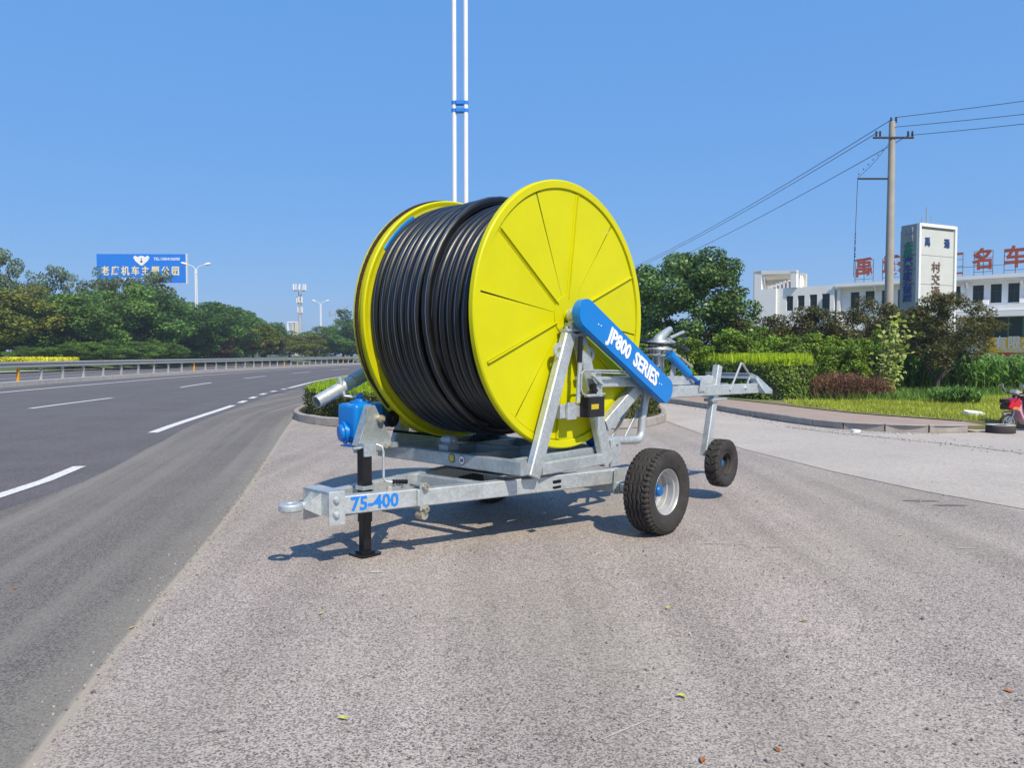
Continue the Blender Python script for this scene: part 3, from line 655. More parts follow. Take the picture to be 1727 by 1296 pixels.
# blue turbine gearbox
gb = bpy.data.objects.new('gearbox', None); COL.objects.link(gb); gb.parent = R0
def rbox(c, d, r, name, m, parent):
    bm = bmesh.new(); bmesh.ops.create_cube(bm, size=1); bmesh.ops.scale(bm, vec=d, verts=bm.verts); bmesh.ops.translate(bm, vec=c, verts=bm.verts)
    bmesh.ops.bevel(bm, geom=list(bm.edges), offset=r, segments=4, affect='EDGES', profile=.5)
    me = bpy.data.meshes.new(name); bm.to_mesh(me); bm.free()
    for q in me.polygons: q.use_smooth = True
    return link(name, me, m, parent)
rbox(P(-.93, -.92, .96), (.34, .30, .35), .045, 'gear_case', M['blue'], gb)
rbox(P(-.66, -1.0, 1.0), (.30, .22, .24), .03, 'turbine_case', M['blue_dark'], gb)
g = G(); g.lathe([(.001, .04), (.05, .04), (.055, .02), (.1, .015), (.1, 0)], P(-.93, -.92, 1.135), (0, 0, 1), 20); g.cyl(P(-.93, -.92, 1.15), P(-.93, -.92, 1.23), .022, 12); g.cyl(P(-.93, -.92, 1.19), P(-.93, -.92, 1.21), .034, 6)
g.done('filler_neck', M['blue'], gb, ang=35)
g = G(); g.lathe([(.001, .07), (.07, .07), (.085, .055), (.085, .035), (.11, .03), (.11, .01), (.075, .0), (.075, -.03)], P(-1.09, -.93, .86), (-1, .35, -.1), 20); g.done('bearing_cover', M['blue'], gb, ang=30)
g = G(); g.lathe([(.055, .02), (.075, .02), (.075, 0), (.055, 0)], P(-.93, -.77, .90), (0, -1, 0), 20, closed=True); g.cyl(P(-.98, -.79, .90), P(-.98, -.66, .90), .03, 12); g.done('output_shaft', M['blue_dark'], gb, ang=30)
g = G(); g.lathe([(.02, -.01), (.075, -.01), (.082, 0), (.075, .01), (.02, .01)], spr+Vector((-.02, 0, -.08)), (0, 1, 0), 22, closed=True); g.done('sprocket', M['chain'], R0, ang=30)
g = G(); g.box(P(-.93, -.92, .765), (.2, .14, .03), None, 0, .01); g.box(P(-1.04, -.80, .75), (.3, .16, .012)); g.done('gearbox_mount', M['blue_dark'], gb)
g = G(); g.tube([P(-1.06, -1.08, 1.385), P(-1.02, -1.05, 1.20), P(-.93, -.98, 1.19)], [.028, .016, .016], 8); g.done('pipe_stay', gv, R0)
# inlet pipe at upper left
a, b = P(-1.30, -1.1, 1.15), P(.05, -1.1, 1.76); mid = a.lerp(b, .31)
d = (b-a).normalized(); g = G(); g.lathe([(.052, .0), (.062, .0), (.062, .46), (.052, .46)], a, d, 24, closed=True); g.done('inlet_pipe', gv, R0, ang=30)
g = G(); g.lathe([(.001, .02), (.054, .02)], a+d*.20, d, 20); g.lathe([(.050, .44), (.0695, .44), (.0695, (b-a).length), (.05, (b-a).length)], a, d, 24, closed=True); g.done('inlet_pipe', gd, R0, ang=30)
g = G(); g.tube([b, P(.07, -1.1, 1.9), P(.07, -1.05, CZ), P(.07, -.9, CZ)], .066, 16); g.done('swivel_elbow', gv, R0, smooth=True)

# blue cover plate with lettering (long rounded bar)
c1 = Vector((.06, 1.957)); c2 = Vector((1.395, 1.232)); rr = .132; dd = (c2-c1).normalized(); nn = Vector((-dd.y, dd.x))
def capsule(r, kx=1):
    o_ = []
    for k in range(19):
        a = pi/2+pi*k/18; o_.append(c1+nn*r*math.sin(a)+dd*r*math.cos(a))
    for k in range(19):
        a = -pi/2+pi*k/18; o_.append(c2+nn*r*math.sin(a)*1.0+dd*r*math.cos(a)*.8)
    return o_
bm = bmesh.new(); vs = [bm.verts.new(P(p.x, 1.055, p.y)) for p in capsule(rr)]; fc = bm.faces.new(vs)
ex = bmesh.ops.extrude_face_region(bm, geom=[fc]); bmesh.ops.translate(bm, vec=(0, .085, 0), verts=[q for q in ex['geom'] if isinstance(q, bmesh.types.BMVert)])
bmesh.ops.recalc_face_normals(bm, faces=bm.faces)
bmesh.ops.bevel(bm, geom=[e for e in bm.edges if e.calc_face_angle(0) > 1], offset=.008, segments=2, affect='EDGES')
me = bpy.data.meshes.new('chain_cover'); bm.to_mesh(me); bm.free(); cover = link('chain_cover', me, M['blue'], R0)
xd = (P(dd.x, 0, dd.y)); yd = P(nn.x, 0, nn.y)
tc_ = c1.lerp(c2, .365); put_text('JP800', .198, M['white_letter'], cover, P(tc_.x, 1.0575, tc_.y), xd, yd, .034, .86)
tc_ = c1.lerp(c2, .70); put_text('SERIES', .198, M['white_letter'], cover, P(tc_.x, 1.0575, tc_.y), xd, yd, .034, .86)
for t_ in (.13, .90):
    q = c1.lerp(c2, t_)
    for e_ in (-.02, .02): g = G(); g.lathe([(.001, .005), (.006, .004), (.007, 0)], P(q.x+e_, 1.055, q.y-e_*.3), (0, -1, 0), 8); g.done('rivet', M['white_letter'], cover)

# pump, hand lever, hydraulic lines on the A-frame
pm = bpy.data.objects.new('hand_pump', None); COL.objects.link(pm); pm.parent = R0
g = G(); g.box(P(.235, .975, 1.12), (.24, .11, .17), None, 0, .01); g.done('tank', M['black'], pm)
g = G(); g.box(P(.235, .975, 1.21), (.25, .12, .012), None, 0, .01); g.done('tank_lid', M['black'], pm)
g = G(); g.box(P(.20, 1.0315, 1.13), (.11, .002, .045)); g.done('label', M['sticker_y'], pm)
g = G(); g.cyl(P(.27, .965, 1.21), P(.27, .965, 1.33), .028, 14); g.cyl(P(.27, .965, 1.26), P(.27, .965, 1.285), .038, 8); g.cyl(P(.14, .965, 1.22), P(.25, .965, 1.24), .02, 10); g.done('piston', M['black'], pm, ang=30)
g = G(); g.cyl(P(.33, .965, 1.235), P(.44, .965, 1.235), .008, 8); g.cyl(P(.12, .985, 1.225), P(.3, .985, 1.225), .016, 8); g.done('fittings', gv, pm)
bar('pump_link', P(.20, .99, 1.42), P(.36, .99, 1.33), .03, .04, gv, pm)
bar('pump_bracket', P(.36, .955, 1.20), P(.33, .955, 1.45), .03, .10, gv, pm, up=(1, 0, 0))
g = G(); g.tube([P(.02, .97, 1.18), P(.05, .97, 1.55)], .017, 10); g.tube([P(.045, .97, 1.18), P(.075, .97, 1.55)], .009, 8); g.done('lever', gv, pm, smooth=True)
g = G(); g.tube([P(.048, .97, 1.53), P(.065, .97, 1.76)], .023, 12); g.done('lever_grip', M['black'], pm, smooth=True)
g = G(); g.box(P(-.03, .94, 1.10), (.12, .03, .15), None, 0, .004); g.done('pump_plate', gv, pm)
g = G(); g.tube([P(.12, 1.0, 1.23), P(.06, 1.0, 1.25), P(.035, 1.0, 1.30), P(.04, 1.0, 1.43), P(.08, 1.0, 1.46), P(.30, 1.0, 1.455), P(.9, .985, 1.435), P(1.3, .93, 1.42)], .0075, 8); g.done('hydraulic_pipe', gv, pm, smooth=True)
g = G(); g.tube([P(.28, .99, 1.33), P(.22, .99, 1.38), P(.22, .99, 1.42), P(.28, .99, 1.435), P(.9, .98, 1.41)], .0075, 8); g.done('hydraulic_pipe', gv, pm, smooth=True)

# upper rails to the rear, diagonal braces
for vv in (.88, -.55):
    bar('upper_rail', P(.28, vv, 1.345), P(2.66, vv, 1.305), .07, .10, gv)
    bar('diagonal_brace', P(.56, vv-.01 if vv > 0 else vv, .92), P(1.20, vv-.01 if vv > 0 else vv, 1.32), .085, .13, gv)
bar('upper_tie', P(.16, .85, 1.385), P(1.2, .85, 1.37), .05, .03, gv)
# rear gun cart: runners, end channel, bent rod, post and small wheel
gc = bpy.data.objects.new('gun_cart', None); COL.objects.link(gc); gc.parent = R0
bar('runner', P(1.30, .97, 1.212), P(3.62, .97, 1.185), .07, .12, gv, gc)
bar('runner', P(1.30, -.10, 1.212), P(3.62, -.10, 1.185), .07, .12, gd, gc)
bar('cross_tube', P(1.9, -.10, 1.215), P(1.9, .94, 1.215), .08, .10, gd, gc)
bar('cross_tube', P(2.9, -.10, 1.215), P(2.9, .94, 1.215), .08, .10, gd, gc)
g = G(); g.prism([P(3.58, .30, 1.37), P(3.72, .30, 1.34), P(3.72, .30, 1.325), P(3.58, .30, 1.355)], (0, -.62, 0))
g.prism([P(3.58, .30, 1.30), P(3.6, .30, 1.37), P(3.6, .92, 1.37), P(3.58, .92, 1.30)], (.012, 0, 0)); g.done('end_channel', gd, gc)
g = G(); g.prism([P(3.56, .90, 1.30), P(3.60, .90, 1.34), P(3.82, 1.0, 1.16), P(3.82, 1.0, 1.11), P(3.62, 1.0, 1.125)], (0, -.09, 0)); g.done('end_plate', gd, gc)
g = G(); g.tube([P(2.84, 1.015, 1.185), P(3.115, 1.015, 1.50), P(3.15, 1.015, 1.49), P(3.38, 1.0, 1.345), P(3.24, 1.015, 1.19)], .0125, 8); g.done('bent_rod', M['rim'], gc, smooth=True)
bar('post', P(2.42, .93, .46), P(2.70, .93, 1.47), .075, .10, gv, gc, up=(1, 0, 0))
g = G(); g.box(P(2.585, .93, 1.085), (.20, .12, .035), Matrix.Rotation(.0, 3, 'Y'), 0, .006); g.cyl(P(2.50, .99, 1.09), P(2.80, .99, 1.09), .012, 8); g.done('post_clamp', gv, gc)
g = G(); g.prism([P(2.44, .90, 1.25), P(2.62, .90, 1.25), P(2.56, .90, 1.37), P(2.50, .90, 1.37)], (0, -.012, 0)); g.prism([P(2.11, 1.016, 1.20), P(2.25, 1.016, 1.20), P(2.21, 1.016, 1.345), P(2.15, 1.016, 1.345)], (0, -.01, 0)); g.done('cylinder_lug', gv, gc)
g = G(); g.tube([P(1.80, .86, 1.58), P(2.04, .93, 1.385)], .045, 18); g.tube([P(1.77, .85, 1.60), P(1.805, .862, 1.576)], .052, 18); g.done('hydraulic_cylinder', M['blue'], gc, ang=35)
g = G(); g.tube([P(2.04, .93, 1.385), P(2.18, .975, 1.29)], .020, 12); g.cyl(P(2.18, .94, 1.29), P(2.18, 1.02, 1.29), .03, 12); g.done('cylinder_rod', M['blue_dark'], gc, ang=35)
g = G(); g.prism([P(1.80, .82, 1.26), P(1.92, .82, 1.26), P(1.96, .82, 1.60), P(1.88, .82, 1.60)], (0, -.012, 0)); g.prism([P(1.76, .70, 1.26), P(1.86, .70, 1.26), P(1.90, .70, 1.58), P(1.84, .70, 1.58)], (0, -.012, 0)); g.done('cylinder_bracket', gv, gc)
# sprinkler gun: column, flanges, elbow, ring of hose, counterweight arm
gu = P(1.86, .66, 0)
g = G(); g.lathe([(.065, 1.20), (.065, 1.60), (.072, 1.62)], gu, (0, 0, 1), 20); g.done('gun_column', gv, gc, ang=30)
g = G()
for z0, r_ in ((1.58, .135), (1.645, .140), (1.72, .125)): g.lathe([(.05, z0), (r_, z0), (r_+.004, z0+.012), (r_, z0+.026), (.05, z0+.026)], gu, (0, 0, 1), 26, closed=True)
g.lathe([(.085, 1.60), (.10, 1.66), (.092, 1.70), (.085, 1.76)], gu, (0, 0, 1), 22); g.done('gun_flange', gv, gc, ang=30)
for k in range(6):
    a = k*pi/3; g = G(); g.cyl(gu+Vector((.1*math.cos(a), .1*math.sin(a), 1.57)), gu+Vector((.1*math.cos(a), .1*math.sin(a), 1.71)), .01, 6); g.done('bolt', M['zinc'], gc)
g = G(); g.tube([gu+Vector((0, 0, 1.72)), gu+Vector((.01, 0, 1.765)), gu+Vector((.07, 0, 1.80)), gu+Vector((.18, .0, 1.855)), gu+Vector((.24, 0, 1.88))], [.075, .06, .048, .040, .034], 14); g.done('gun_barrel', gd, gc, smooth=True)
g = G(); g.tube([gu+Vector((.14, -.06, 1.78)), gu+Vector((.36, -.1, 1.85))], .018, 10); g.tube([gu+Vector((.10, -.05, 1.76)), gu+Vector((.22, -.06, 1.72))], .028, 10); g.done('drive_arm', gd, gc, smooth=True)
g = G(); g.tube([gu+Vector((.34*math.cos(a)+.06, .28*math.sin(a), 1.70+.07*math.sin(a*.5+1.2))) for a in np.linspace(0, 1.92*pi, 40)], .010, 8); g.tube([gu+Vector((.30*math.cos(a)+.08, .25*math.sin(a), 1.74+.06*math.cos(a))) for a in np.linspace(.3, 2.0*pi, 36)], .008, 8)
g.tube([gu+Vector((.38, -.05, 1.70)), gu+Vector((.46, -.08, 1.62)), gu+Vector((.47, -.1, 1.50)), gu+Vector((.40, -.1, 1.42))], .010, 8); g.done('hydraulic_hose', M['black'], gc, smooth=True)
g = G(); g.tube([gu+Vector((.12, -.14, 1.60)), gu+Vector((.18, -.18, 1.56)), gu+Vector((.28, -.2, 1.50)), gu+Vector((.38, -.2, 1.46))], .016, 8); g.cyl(gu+Vector((.10, -.13, 1.57)), gu+Vector((.10, -.13, 1.66)), .03, 10); g.done('valve', M['zinc'], gc, smooth=True)
# delivery pipe bending up under the cover
g = G(); pth = [P(.50, .84, .80), P(.62, .84, .775), P(1.16, .84, .735)]+[P(1.16+.10*math.sin(a), .84, .835-.10*math.cos(a)) for a in np.linspace(.3, 1.45, 6)]+[P(1.275, .84, .95), P(1.35, .84, 1.28)]
g.tube(pth, .042, 18); g.done('delivery_pipe', gv, R0, smooth=True)
bar('pipe_stay', P(1.02, .80, .76), P(1.28, .80, 1.04), .012, .045, gd); bar('pipe_stay', P(.94, .70, .76), P(1.22, .70, 1.05), .012, .04, gd)
g = G(); g.lathe([(.001, .03), (.07, .03), (.075, 0), (.07, -.03)], P(.48, .80, .80), (1, 0, 0), 20); g.done('pipe_flange', M['blue_dark'], R0, ang=30)

# wheels
def tyre_mesh(Ro, Ri, W_, lugs, deep=.012, kind=0):
    """Ro outer radius, Ri bead radius, W_ section width; axis along local y; grooves cut into the tread grid"""
    na = 288 if kind == 0 else 192
    half = W_/2; pr = []
    prof = [(-half*.62, Ri), (-half*.80, Ri+.012), (-half*.97, Ri+(Ro-Ri)*.35), (-half, Ri+(Ro-Ri)*.55), (-half*.95, Ri+(Ro-Ri)*.78), (-half*.90, Ro-.028), (-half*.84, Ro-.012)]
    tread = [(t, Ro-.004-.006*abs(t/half)**3) for t in np.linspace(-half*.80, half*.80, 41)]
    prof = prof+tread+[(-a, b) for a, b in prof[::-1]]
    v = []; nt_ = len(prof)
    for j in range(na):
        th = 2*pi*j/na; ph = (j/na*lugs) % 1
        zig = abs(2*ph-1)*2-1
        for i, (y, r) in enumerate(prof):
            rr_ = r; y2 = y
            s_ = y/half
            if kind == 0:
                for gcn in (-.46, -.155, .155, .46):
                    if abs(s_-(gcn+.055*zig)) < .052: rr_ -= deep
                if abs(s_) > .60 and r > Ro-.035 and ((ph*2 % 1) < .34) and abs(s_) < .97: rr_ -= deep*.9
            else:
                ph2 = (j/na*lugs+abs(s_)*.55) % 1
                if ph2 < .22 and r > Ro-.03 and abs(s_) > .12: rr_ -= deep
                if abs(s_) < .05: rr_ -= deep*.8*(.5+.5*(ph < .5))
            v.append((rr_*math.cos(th), y2, rr_*math.sin(th)))
    f = [(j*nt_+i, j*nt_+i+1, ((j+1) % na)*nt_+i+1, ((j+1) % na)*nt_+i) for j in range(na) for i in range(nt_-1)]
    me = mesh('tyre', v, f)
    b = bmesh.new(); b.from_mesh(me); bmesh.ops.recalc_face_normals(b, faces=b.faces)
    for e in b.edges:
        if len(e.link_faces) == 2 and e.calc_face_angle(0) > .6: e.smooth = False
    b.to_mesh(me); b.free()
    for q in me.polygons: q.use_smooth = True
    return me
def wheel(loc, big=True, flip=1):
    root = bpy.data.objects.new('wheel', None); COL.objects.link(root); root.parent = R0; root.location = loc
    Ro, Ri, W_ = (.382, .205, .275) if big else (.268, .125, .17)
    link('tyre', tyre_mesh(Ro, Ri, W_, 24 if big else 20, .017 if big else .014, 0 if big else 1), M['rubber'] if big else M['rubber'], root)
    h = W_/2; o = flip*h*.62
    g = G(); ax = (0, -flip, 0); hh = h*.66
    g.lathe([(Ri+.012, hh), (Ri-.002, hh+.012), (Ri-.012, hh+.004), (Ri-.014, hh-.022), (Ri-.030, hh-.030), (Ri-.034, hh-.085), (Ri-.046, hh-.092), (Ri-.052, hh-.13), (.11 if big else .06, hh-.15), (.02, hh-.15)], (0, 0, 0), ax, 64)
    g.lathe([(Ri+.012, -hh), (Ri-.03, -hh+.02), (Ri-.05, hh-.10)], (0, 0, 0), ax, 48)
    g.done('rim', M['rim'] if big else M['rubber_dusty'], root, ang=50)
    b0 = hh-.15
    g = G(); g.lathe([(.075, b0), (.075, b0+.035), (.05, b0+.045), (.05, b0+.085), (.04, b0+.10), (.001, b0+.105)] if big else [(.055, b0), (.055, b0+.05), (.035, b0+.06), (.035, b0+.11), (.001, b0+.115)], (0, 0, 0), ax, 20)
    g.done('hub', M['hub_blue'], root, ang=30)
    for k in range(5):
        a = k*2*pi/5; rr_ = .088 if big else .06; g = G(); c = Vector((rr_*math.cos(a), 0, rr_*math.sin(a))); g.lathe([(.001, b0+.03), (.011, b0+.028), (.011, b0-.005)], c, ax, 6); g.done('wheel_nut', M['zinc'] if not big else M['hub_blue'], root)
    return root
wheel(P(.52, 1.485, .381)); wheel(P(.58, -.66, .381), flip=-1); wheel(P(2.42, 1.13, .40), False)
g = G(); g.cyl(P(2.44, .95, .42), P(2.42, 1.12, .40), .03, 12); g.done('stub_axle', gd, gc)

# ================================================================== STREET FURNITURE AND BUILDINGS
# guard rail on the median
RK_ = resample(off(K, .45), 2.5)
RK_ = [p for p in RK_ if 20 < p.y < 190]
gr = thing('guard_rail', 'long grey crash barrier on posts along the median kerb of the road', 'guard rail')
M['rail'] = mat('guard_rail_zinc', (.42, .41, .36), .5, .3, .12, 3); M['orange'] = mat('orange_paint', (.62, .30, .01), .55, 0, .1, 8)
prof = [(.0, .66), (.055, .69), (.06, .745), (.0, .80), (.0, .845), (.06, .90), (.055, .955), (.0, .985)]
RR = resample(off(K, .45), 1.25); RR = [p for p in RR if 20 < p.y < 190]
v = []; f = []
for side in (-1, 1):
    o_ = len(v)
    for i, p in enumerate(RR):
        t = (RR[min(i+1, len(RR)-1)]-RR[max(i-1, 0)]).normalized(); nr = Vector((-t.y, t.x))
        for a_, z_ in prof: q = p+nr*side*(.07+a_); v.append((q.x, q.y, z_+.24))
    k = len(prof); f += [(o_+i*k+j, o_+i*k+j+1, o_+(i+1)*k+j+1, o_+(i+1)*k+j) for i in range(len(RR)-1) for j in range(k-1)]
link('rail_beam', mesh('rail_beam', v, f), M['rail'], gr)
for i, p in enumerate(RK_):
    t = (RK_[min(i+1, len(RK_)-1)]-RK_[max(i-1, 0)]).normalized(); g = G(); g.bar((p.x, p.y, .24), (p.x, p.y, 1.16), .13, .12, up=(t.x, t.y, 0), ch=.01)
    orange = i % 10 == 7
    po = g.done('post', M['orange'] if orange else M['rail'], gr)
    if orange: po['label'] = 'orange painted guard rail post'

# street lamps (two tubes and two arms)
def lamp(loc, rz, H_, label, rad=.08, gap=.20):
    r = thing('street_lamp', label, 'street lamp', loc, rz, 'twin-tube white street lamps')
    for s in (-1, 1):
        g = G(); g.tube([(s*gap/2, 0, 0), (s*gap/2, 0, H_*.93)], rad, 14); g.done('pole', M['white_paint'], r, smooth=True, ang=40)
        g = G(); pts_ = [(s*gap/2*math.cos(0), 0, H_*.91), (s*gap*.55, 0, H_*.94), (s*H_*.03, 0, H_*.965), (s*H_*.085, 0, H_*.985)]
        g.tube(pts_, [rad*.8, rad*.75, rad*.6, rad*.5], 10); g.done('arm', M['white_paint'], r, smooth=True)
        g = G(); g.lathe([(.001, 0), (rad*.9, .05), (rad*2.0, H_*.025), (rad*2.2, H_*.05), (rad*1.2, H_*.068), (.001, H_*.07)], (s*H_*.08, 0, H_*.983), (s*1, 0, .25), 12); g.done('lamp_head', M['white_paint'], r, smooth=True)
    for zf in (.0,):
        g = G(); g.box((0, 0, .9), (gap+rad*2.6, rad*2.8, 1.8), None, 0, rad*.5); g.done('base', M['letter_blue'], r)
    g = G(); g.box((0, 0, H_*.90), (gap+rad*2.4, rad*2.5, .18), None, 0, .02); g.done('band', M['letter_blue'] if H_ > 15 else M['white_paint'], r)
    return r
lamp((-45.3, 111, 1.08), .2, 13.6, 'double-armed white street lamp with blue base, beside the right end of the blue billboard', .085, .21)
lamp((-44.3, 179, 1.08), .15, 13.0, 'double-armed white street lamp with blue base, farther one in front of the cone-shaped tree', .09, .22)
# tall mast behind the reel
mast = thing('lamp_mast', 'tall mast of two white tubes with blue clamps rising behind the drum', 'lamp mast', (-1.30, 19.5, .11), 0)
for s in (-1, 1):
    g = G(); g.tube([(s*.145, 0, 0), (s*.145, 0, 15)], .058, 18); g.done('pole', M['white_paint'], mast, smooth=True, ang=40)
    g = G(); g.tube([(s*.145, 0, 15), (s*.25, 0, 15.5), (s*1.2, 0, 15.9)], .05, 10); g.done('arm', M['white_paint'], mast, smooth=True)
    g = G(); g.lathe([(.001, 0), (.08, .1), (.16, .4), (.16, .8), (.001, 1.0)], (s*1.1, 0, 15.87), (s, 0, .2), 12); g.done('lamp_head', M['white_paint'], mast, smooth=True)
for z_ in (2.0, 7.58, 7.77, 13.0):
    g = G(); g.box((0, 0, z_), (.24, .17, .085), None, 0, .03)
    for s in (-1, 1): g.lathe([(.059, -.04), (.067, -.04), (.067, .04), (.059, .04)], (s*.145, 0, z_), (0, 0, 1), 18, closed=True)
    g.done('clamp', M['letter_blue'], mast)
g = G(); g.cyl((0, 0, 0), (0, 0, .2), .3, 20); g.done('footing', M['concrete'], mast)

# billboard beyond the trees
bb = thing('billboard', 'blue roadside billboard with white and yellow Chinese lettering above the trees at left', 'billboard', (-59.7, 125, 1.2), .02)
M['bill_blue'] = mat('billboard_blue', (.002, .18, .70), .6, 0, .06, .2); M['bill_y'] = mat('billboard_yellow', (.85, .72, .35), .6); M['cyan'] = mat('billboard_cyan', (.0, .42, .66), .6)
g = G(); g.box((0, 0, 14.2), (14.2, .5, 4.7)); g.done('panel', M['bill_blue'], bb)
g = G(); g.box((7.2, 0, 14.2), (.14, .56, 4.9)); g.box((0, 0, 11.82), (14.3, .54, .08)); g.done('frame', M['white_paint'], bb)
for xx in (-3, 3): g = G(); g.cyl((xx, .6, 0), (xx, .6, 12), .4, 16); g.done('pole', M['rail'], bb)
put_text('TEL:15804106000', .62, M['white_letter'], bb, (4.1, -.27, 15.75), (1, 0, 0), (0, 0, 1), .02, .92)
for i, ch_ in enumerate('老鹰机车主题公园'):
    put_text(ch_, 1.55, M['bill_y'], bb, (-5.75+i*1.6, -.27, 13.75), (1, 0, 0), (0, 0, 1), .022, .86)
put_text('EAGLE MOTO PARK', .8, M['white_letter'], bb, (.2, -.27, 12.45), (1, 0, 0), (0, 0, 1), .02, .95)
g = G(); e = [(-.15, 14.75), (-1.0, 15.5), (-1.3, 16.05), (-1.05, 16.35), (-.5, 16.1), (-.3, 16.3), (.3, 16.3), (.5, 16.1), (1.05, 16.35), (1.3, 16.05), (1.0, 15.5), (.15, 14.75)]
g.prism([(x+.05, -.262, z-.05) for x, z in e], (0, -.02, 0)); g.done('emblem', M['white_letter'], bb)
g = G(); g.prism([(-.12+.05, -.29, 15.7), (.17, -.29, 15.7), (.05, -.29, 15.95)], (0, -.01, 0)); g.box((.05, -.29, 15.35), (.3, .02, .32)); g.done('emblem_mark', M['dark'], bb)
g = G(); g.prism([(-7.1, -.262, 11.9), (-5.3, -.262, 11.9), (-4.9, -.262, 12.5), (-7.1, -.262, 12.4)], (0, -.01, 0)); g.prism([(-5.1, -.262, 11.9), (-4.1, -.262, 11.9), (-4.0, -.262, 12.6), (-4.8, -.262, 12.5)], (0, -.01, 0)); g.done('cyan_patch', M['cyan'], bb)

# lattice telecom tower and pale frame building far off
tw = thing('telecom_tower', 'slim grey lattice telecom tower with white antennas on top, beyond the road bend', 'telecom tower', (-82.4, 300, 0))
g = G(); hb = 26.5
for k in range(3):
    a = k*2*pi/3+.3; g.tube([(1.1*math.cos(a), 1.1*math.sin(a), 0), (.55*math.cos(a), .55*math.sin(a), hb)], .16, 6)
for i in range(22):
    z0 = i*hb/22; z1 = (i+1)*hb/22; r0 = 1.1-.55*z0/hb; r1 = 1.1-.55*z1/hb
    for k in range(3):
        a = k*2*pi/3+.3; a2 = a+2*pi/3; g.tube([(r0*math.cos(a), r0*math.sin(a), z0), (r1*math.cos(a2), r1*math.sin(a2), z1)], .08, 4)
g.done('lattice_mast', M['rail'], tw)
for zz, r_, n2 in ((27.6, 2.4, 10), (22.8, .95, 4), (18.9, .95, 3)):
    g = G(); g.lathe([(r_*.6, zz-1.4), (r_*.95, zz-1.4), (r_*.95, zz-1.25), (r_*.6, zz-1.25)], (0, 0, 0), (0, 0, 1), 20, closed=True); g.done('platform', M['rail'], tw)
    for k in range(n2):
        a = k*2*pi/n2; g = G(); g.box((r_*math.cos(a), r_*math.sin(a), zz), (.55, .4, 2.3), Matrix.Rotation(a, 3, 'Z')); g.done('antenna', M['white_paint'], tw)
fb = thing('frame_building', 'pale unfinished concrete tower building beside the telecom tower', 'building', (-70.9, 250, 0))
M['cream'] = mat('cream_concrete', (.6, .55, .45), .9, 0, .08, .5)
for xx in (-1.5, .1, 1.3): g = G(); g.box((xx, 0, 6.1), (.55 if xx != 1.3 else 1.2, 1, 12.2)); g.done('column', M['cream'] if xx > 0 else M['white_wall'], fb)
g = G(); g.box((0, 0, 12.0), (3.5, 1.2, .4)); g.box((0, 0, 8.2), (3.3, .8, .25)); g.done('floor_slab', M['white_wall'], fb)
pyl = thing('power_pylon', 'faint lattice pylon with angled arms beside the cone-shaped tree', 'pylon', (-63.5, 280, 0))
g = G()
for k in (-1, 1): g.tube([(k*1.2, 0, 0), (k*.3, 0, 17.5)], .12, 5); 
for i in range(9): g.tube([((-1)**i*(1.2-.09*i), 0, i*1.9), (-(-1)**i*(1.1-.09*i), 0, (i+1)*1.9)], .08, 4)
g.tube([(-2.6, 0, 15.6), (0, 0, 16.5), (4.2, 0, 19)], .14, 5); g.tube([(-2.6, 0, 17.3), (-2.6, 0, 15.2)], .3, 5); g.done('lattice', M['rail'], pyl)

# white two-storey building
D1 = Vector((.7491, -.6625)); P0 = Vector((23.8, 71.0)); NO = Vector((-.6625, -.7491))   # along the facade, and outwards
bld = thing('white_building', 'long white two-storey office building with dark windows behind the shrubs', 'building', (P0.x, P0.y, 0), math.atan2(D1.y, D1.x))
WW = M['white_wall']
# local x along the facade, local y into the building (outwards = -y)
def lb(name, x0, x1, y0, y1, z0, z1, m=WW, parent=bld):
    g = G(); g.box(((x0+x1)/2, (y0+y1)/2, (z0+z1)/2), (x1-x0, y1-y0, z1-z0)); return g.done(name, m, parent)
wins = [(.35, .8, 5.55, 6.9), (1.40, .62, 5.55, 6.88), (2.43, .62, 5.55, 6.87), (3.50, .66, 5.5, 6.9), (4.58, .68, 5.0, 6.92), (7.0, .72, 5.55, 6.92), (8.2, .74, 5.5, 6.95), (9.5, .74, 5.5, 6.95), (10.75, .5, 5.5, 6.95), (11.95, .74, 5.5, 6.95), (14.85, .75, 5.5, 6.96), (16.15, .76, 5.58, 6.97), (17.35, .74, 5.56, 7.0), (18.5, .74, 5.54, 7.0), (19.75, .74, 5.5, 7.0), (21.1, .74, 5.5, 7.0), (22.4, .74, 5.5, 7.0)]
wins = wins[1:]
# wall built around real window openings: bands above and below, piers between
wl = lb('wall', -1.5, 26, .0, .3, 0, 5.0); lb('wall', -1.5, 26, .001, .3, 7.0, 7.62)
xs = -1.5
for (x0, w_, z0, z1) in wins:
    lb('wall_pier', xs, x0, .0, .3, 5.0, 7.0); xs = x0+w_
    if z0 > 5.01: lb('sill_wall', x0, x0+w_, .0, .3, 5.0, z0)
    if z1 < 6.99: lb('lintel', x0, x0+w_, .002, .3, z1, 7.0)
    wf = G(); wf.box((x0+w_/2, .2, (z0+z1)/2), (w_, .03, z1-z0)); wo = wf.done('window', M['glass'], bld)
    wf = G(); fw = .04
    for q in ((x0+fw/2, fw), (x0+w_-fw/2, fw), (x0+w_/2, fw)): wf.box((q[0], .17, (z0+z1)/2), (q[1], .04, z1-z0))
    wf.box((x0+w_/2, .168, z0+(z1-z0)*.62), (w_, .04, fw)); wf.done('window_frame', mat('frame_dark', (.03, .05, .045), .5) if 'fd' not in M else M['fd'], wo)
lb('wall_pier', xs, 26, .0, .3, 5.0, 7.0)
lb('roof', -1.5, 26, .3, 14, 7.2, 7.45); lb('side_wall', -1.5, -1.2, .3, 14, 0, 7.6)
lb('parapet', 5.9, 26, -.75, -.25, 7.38, 7.66); lb('eaves_slab', 5.9, 26, -.7, .0, 7.28, 7.379); 
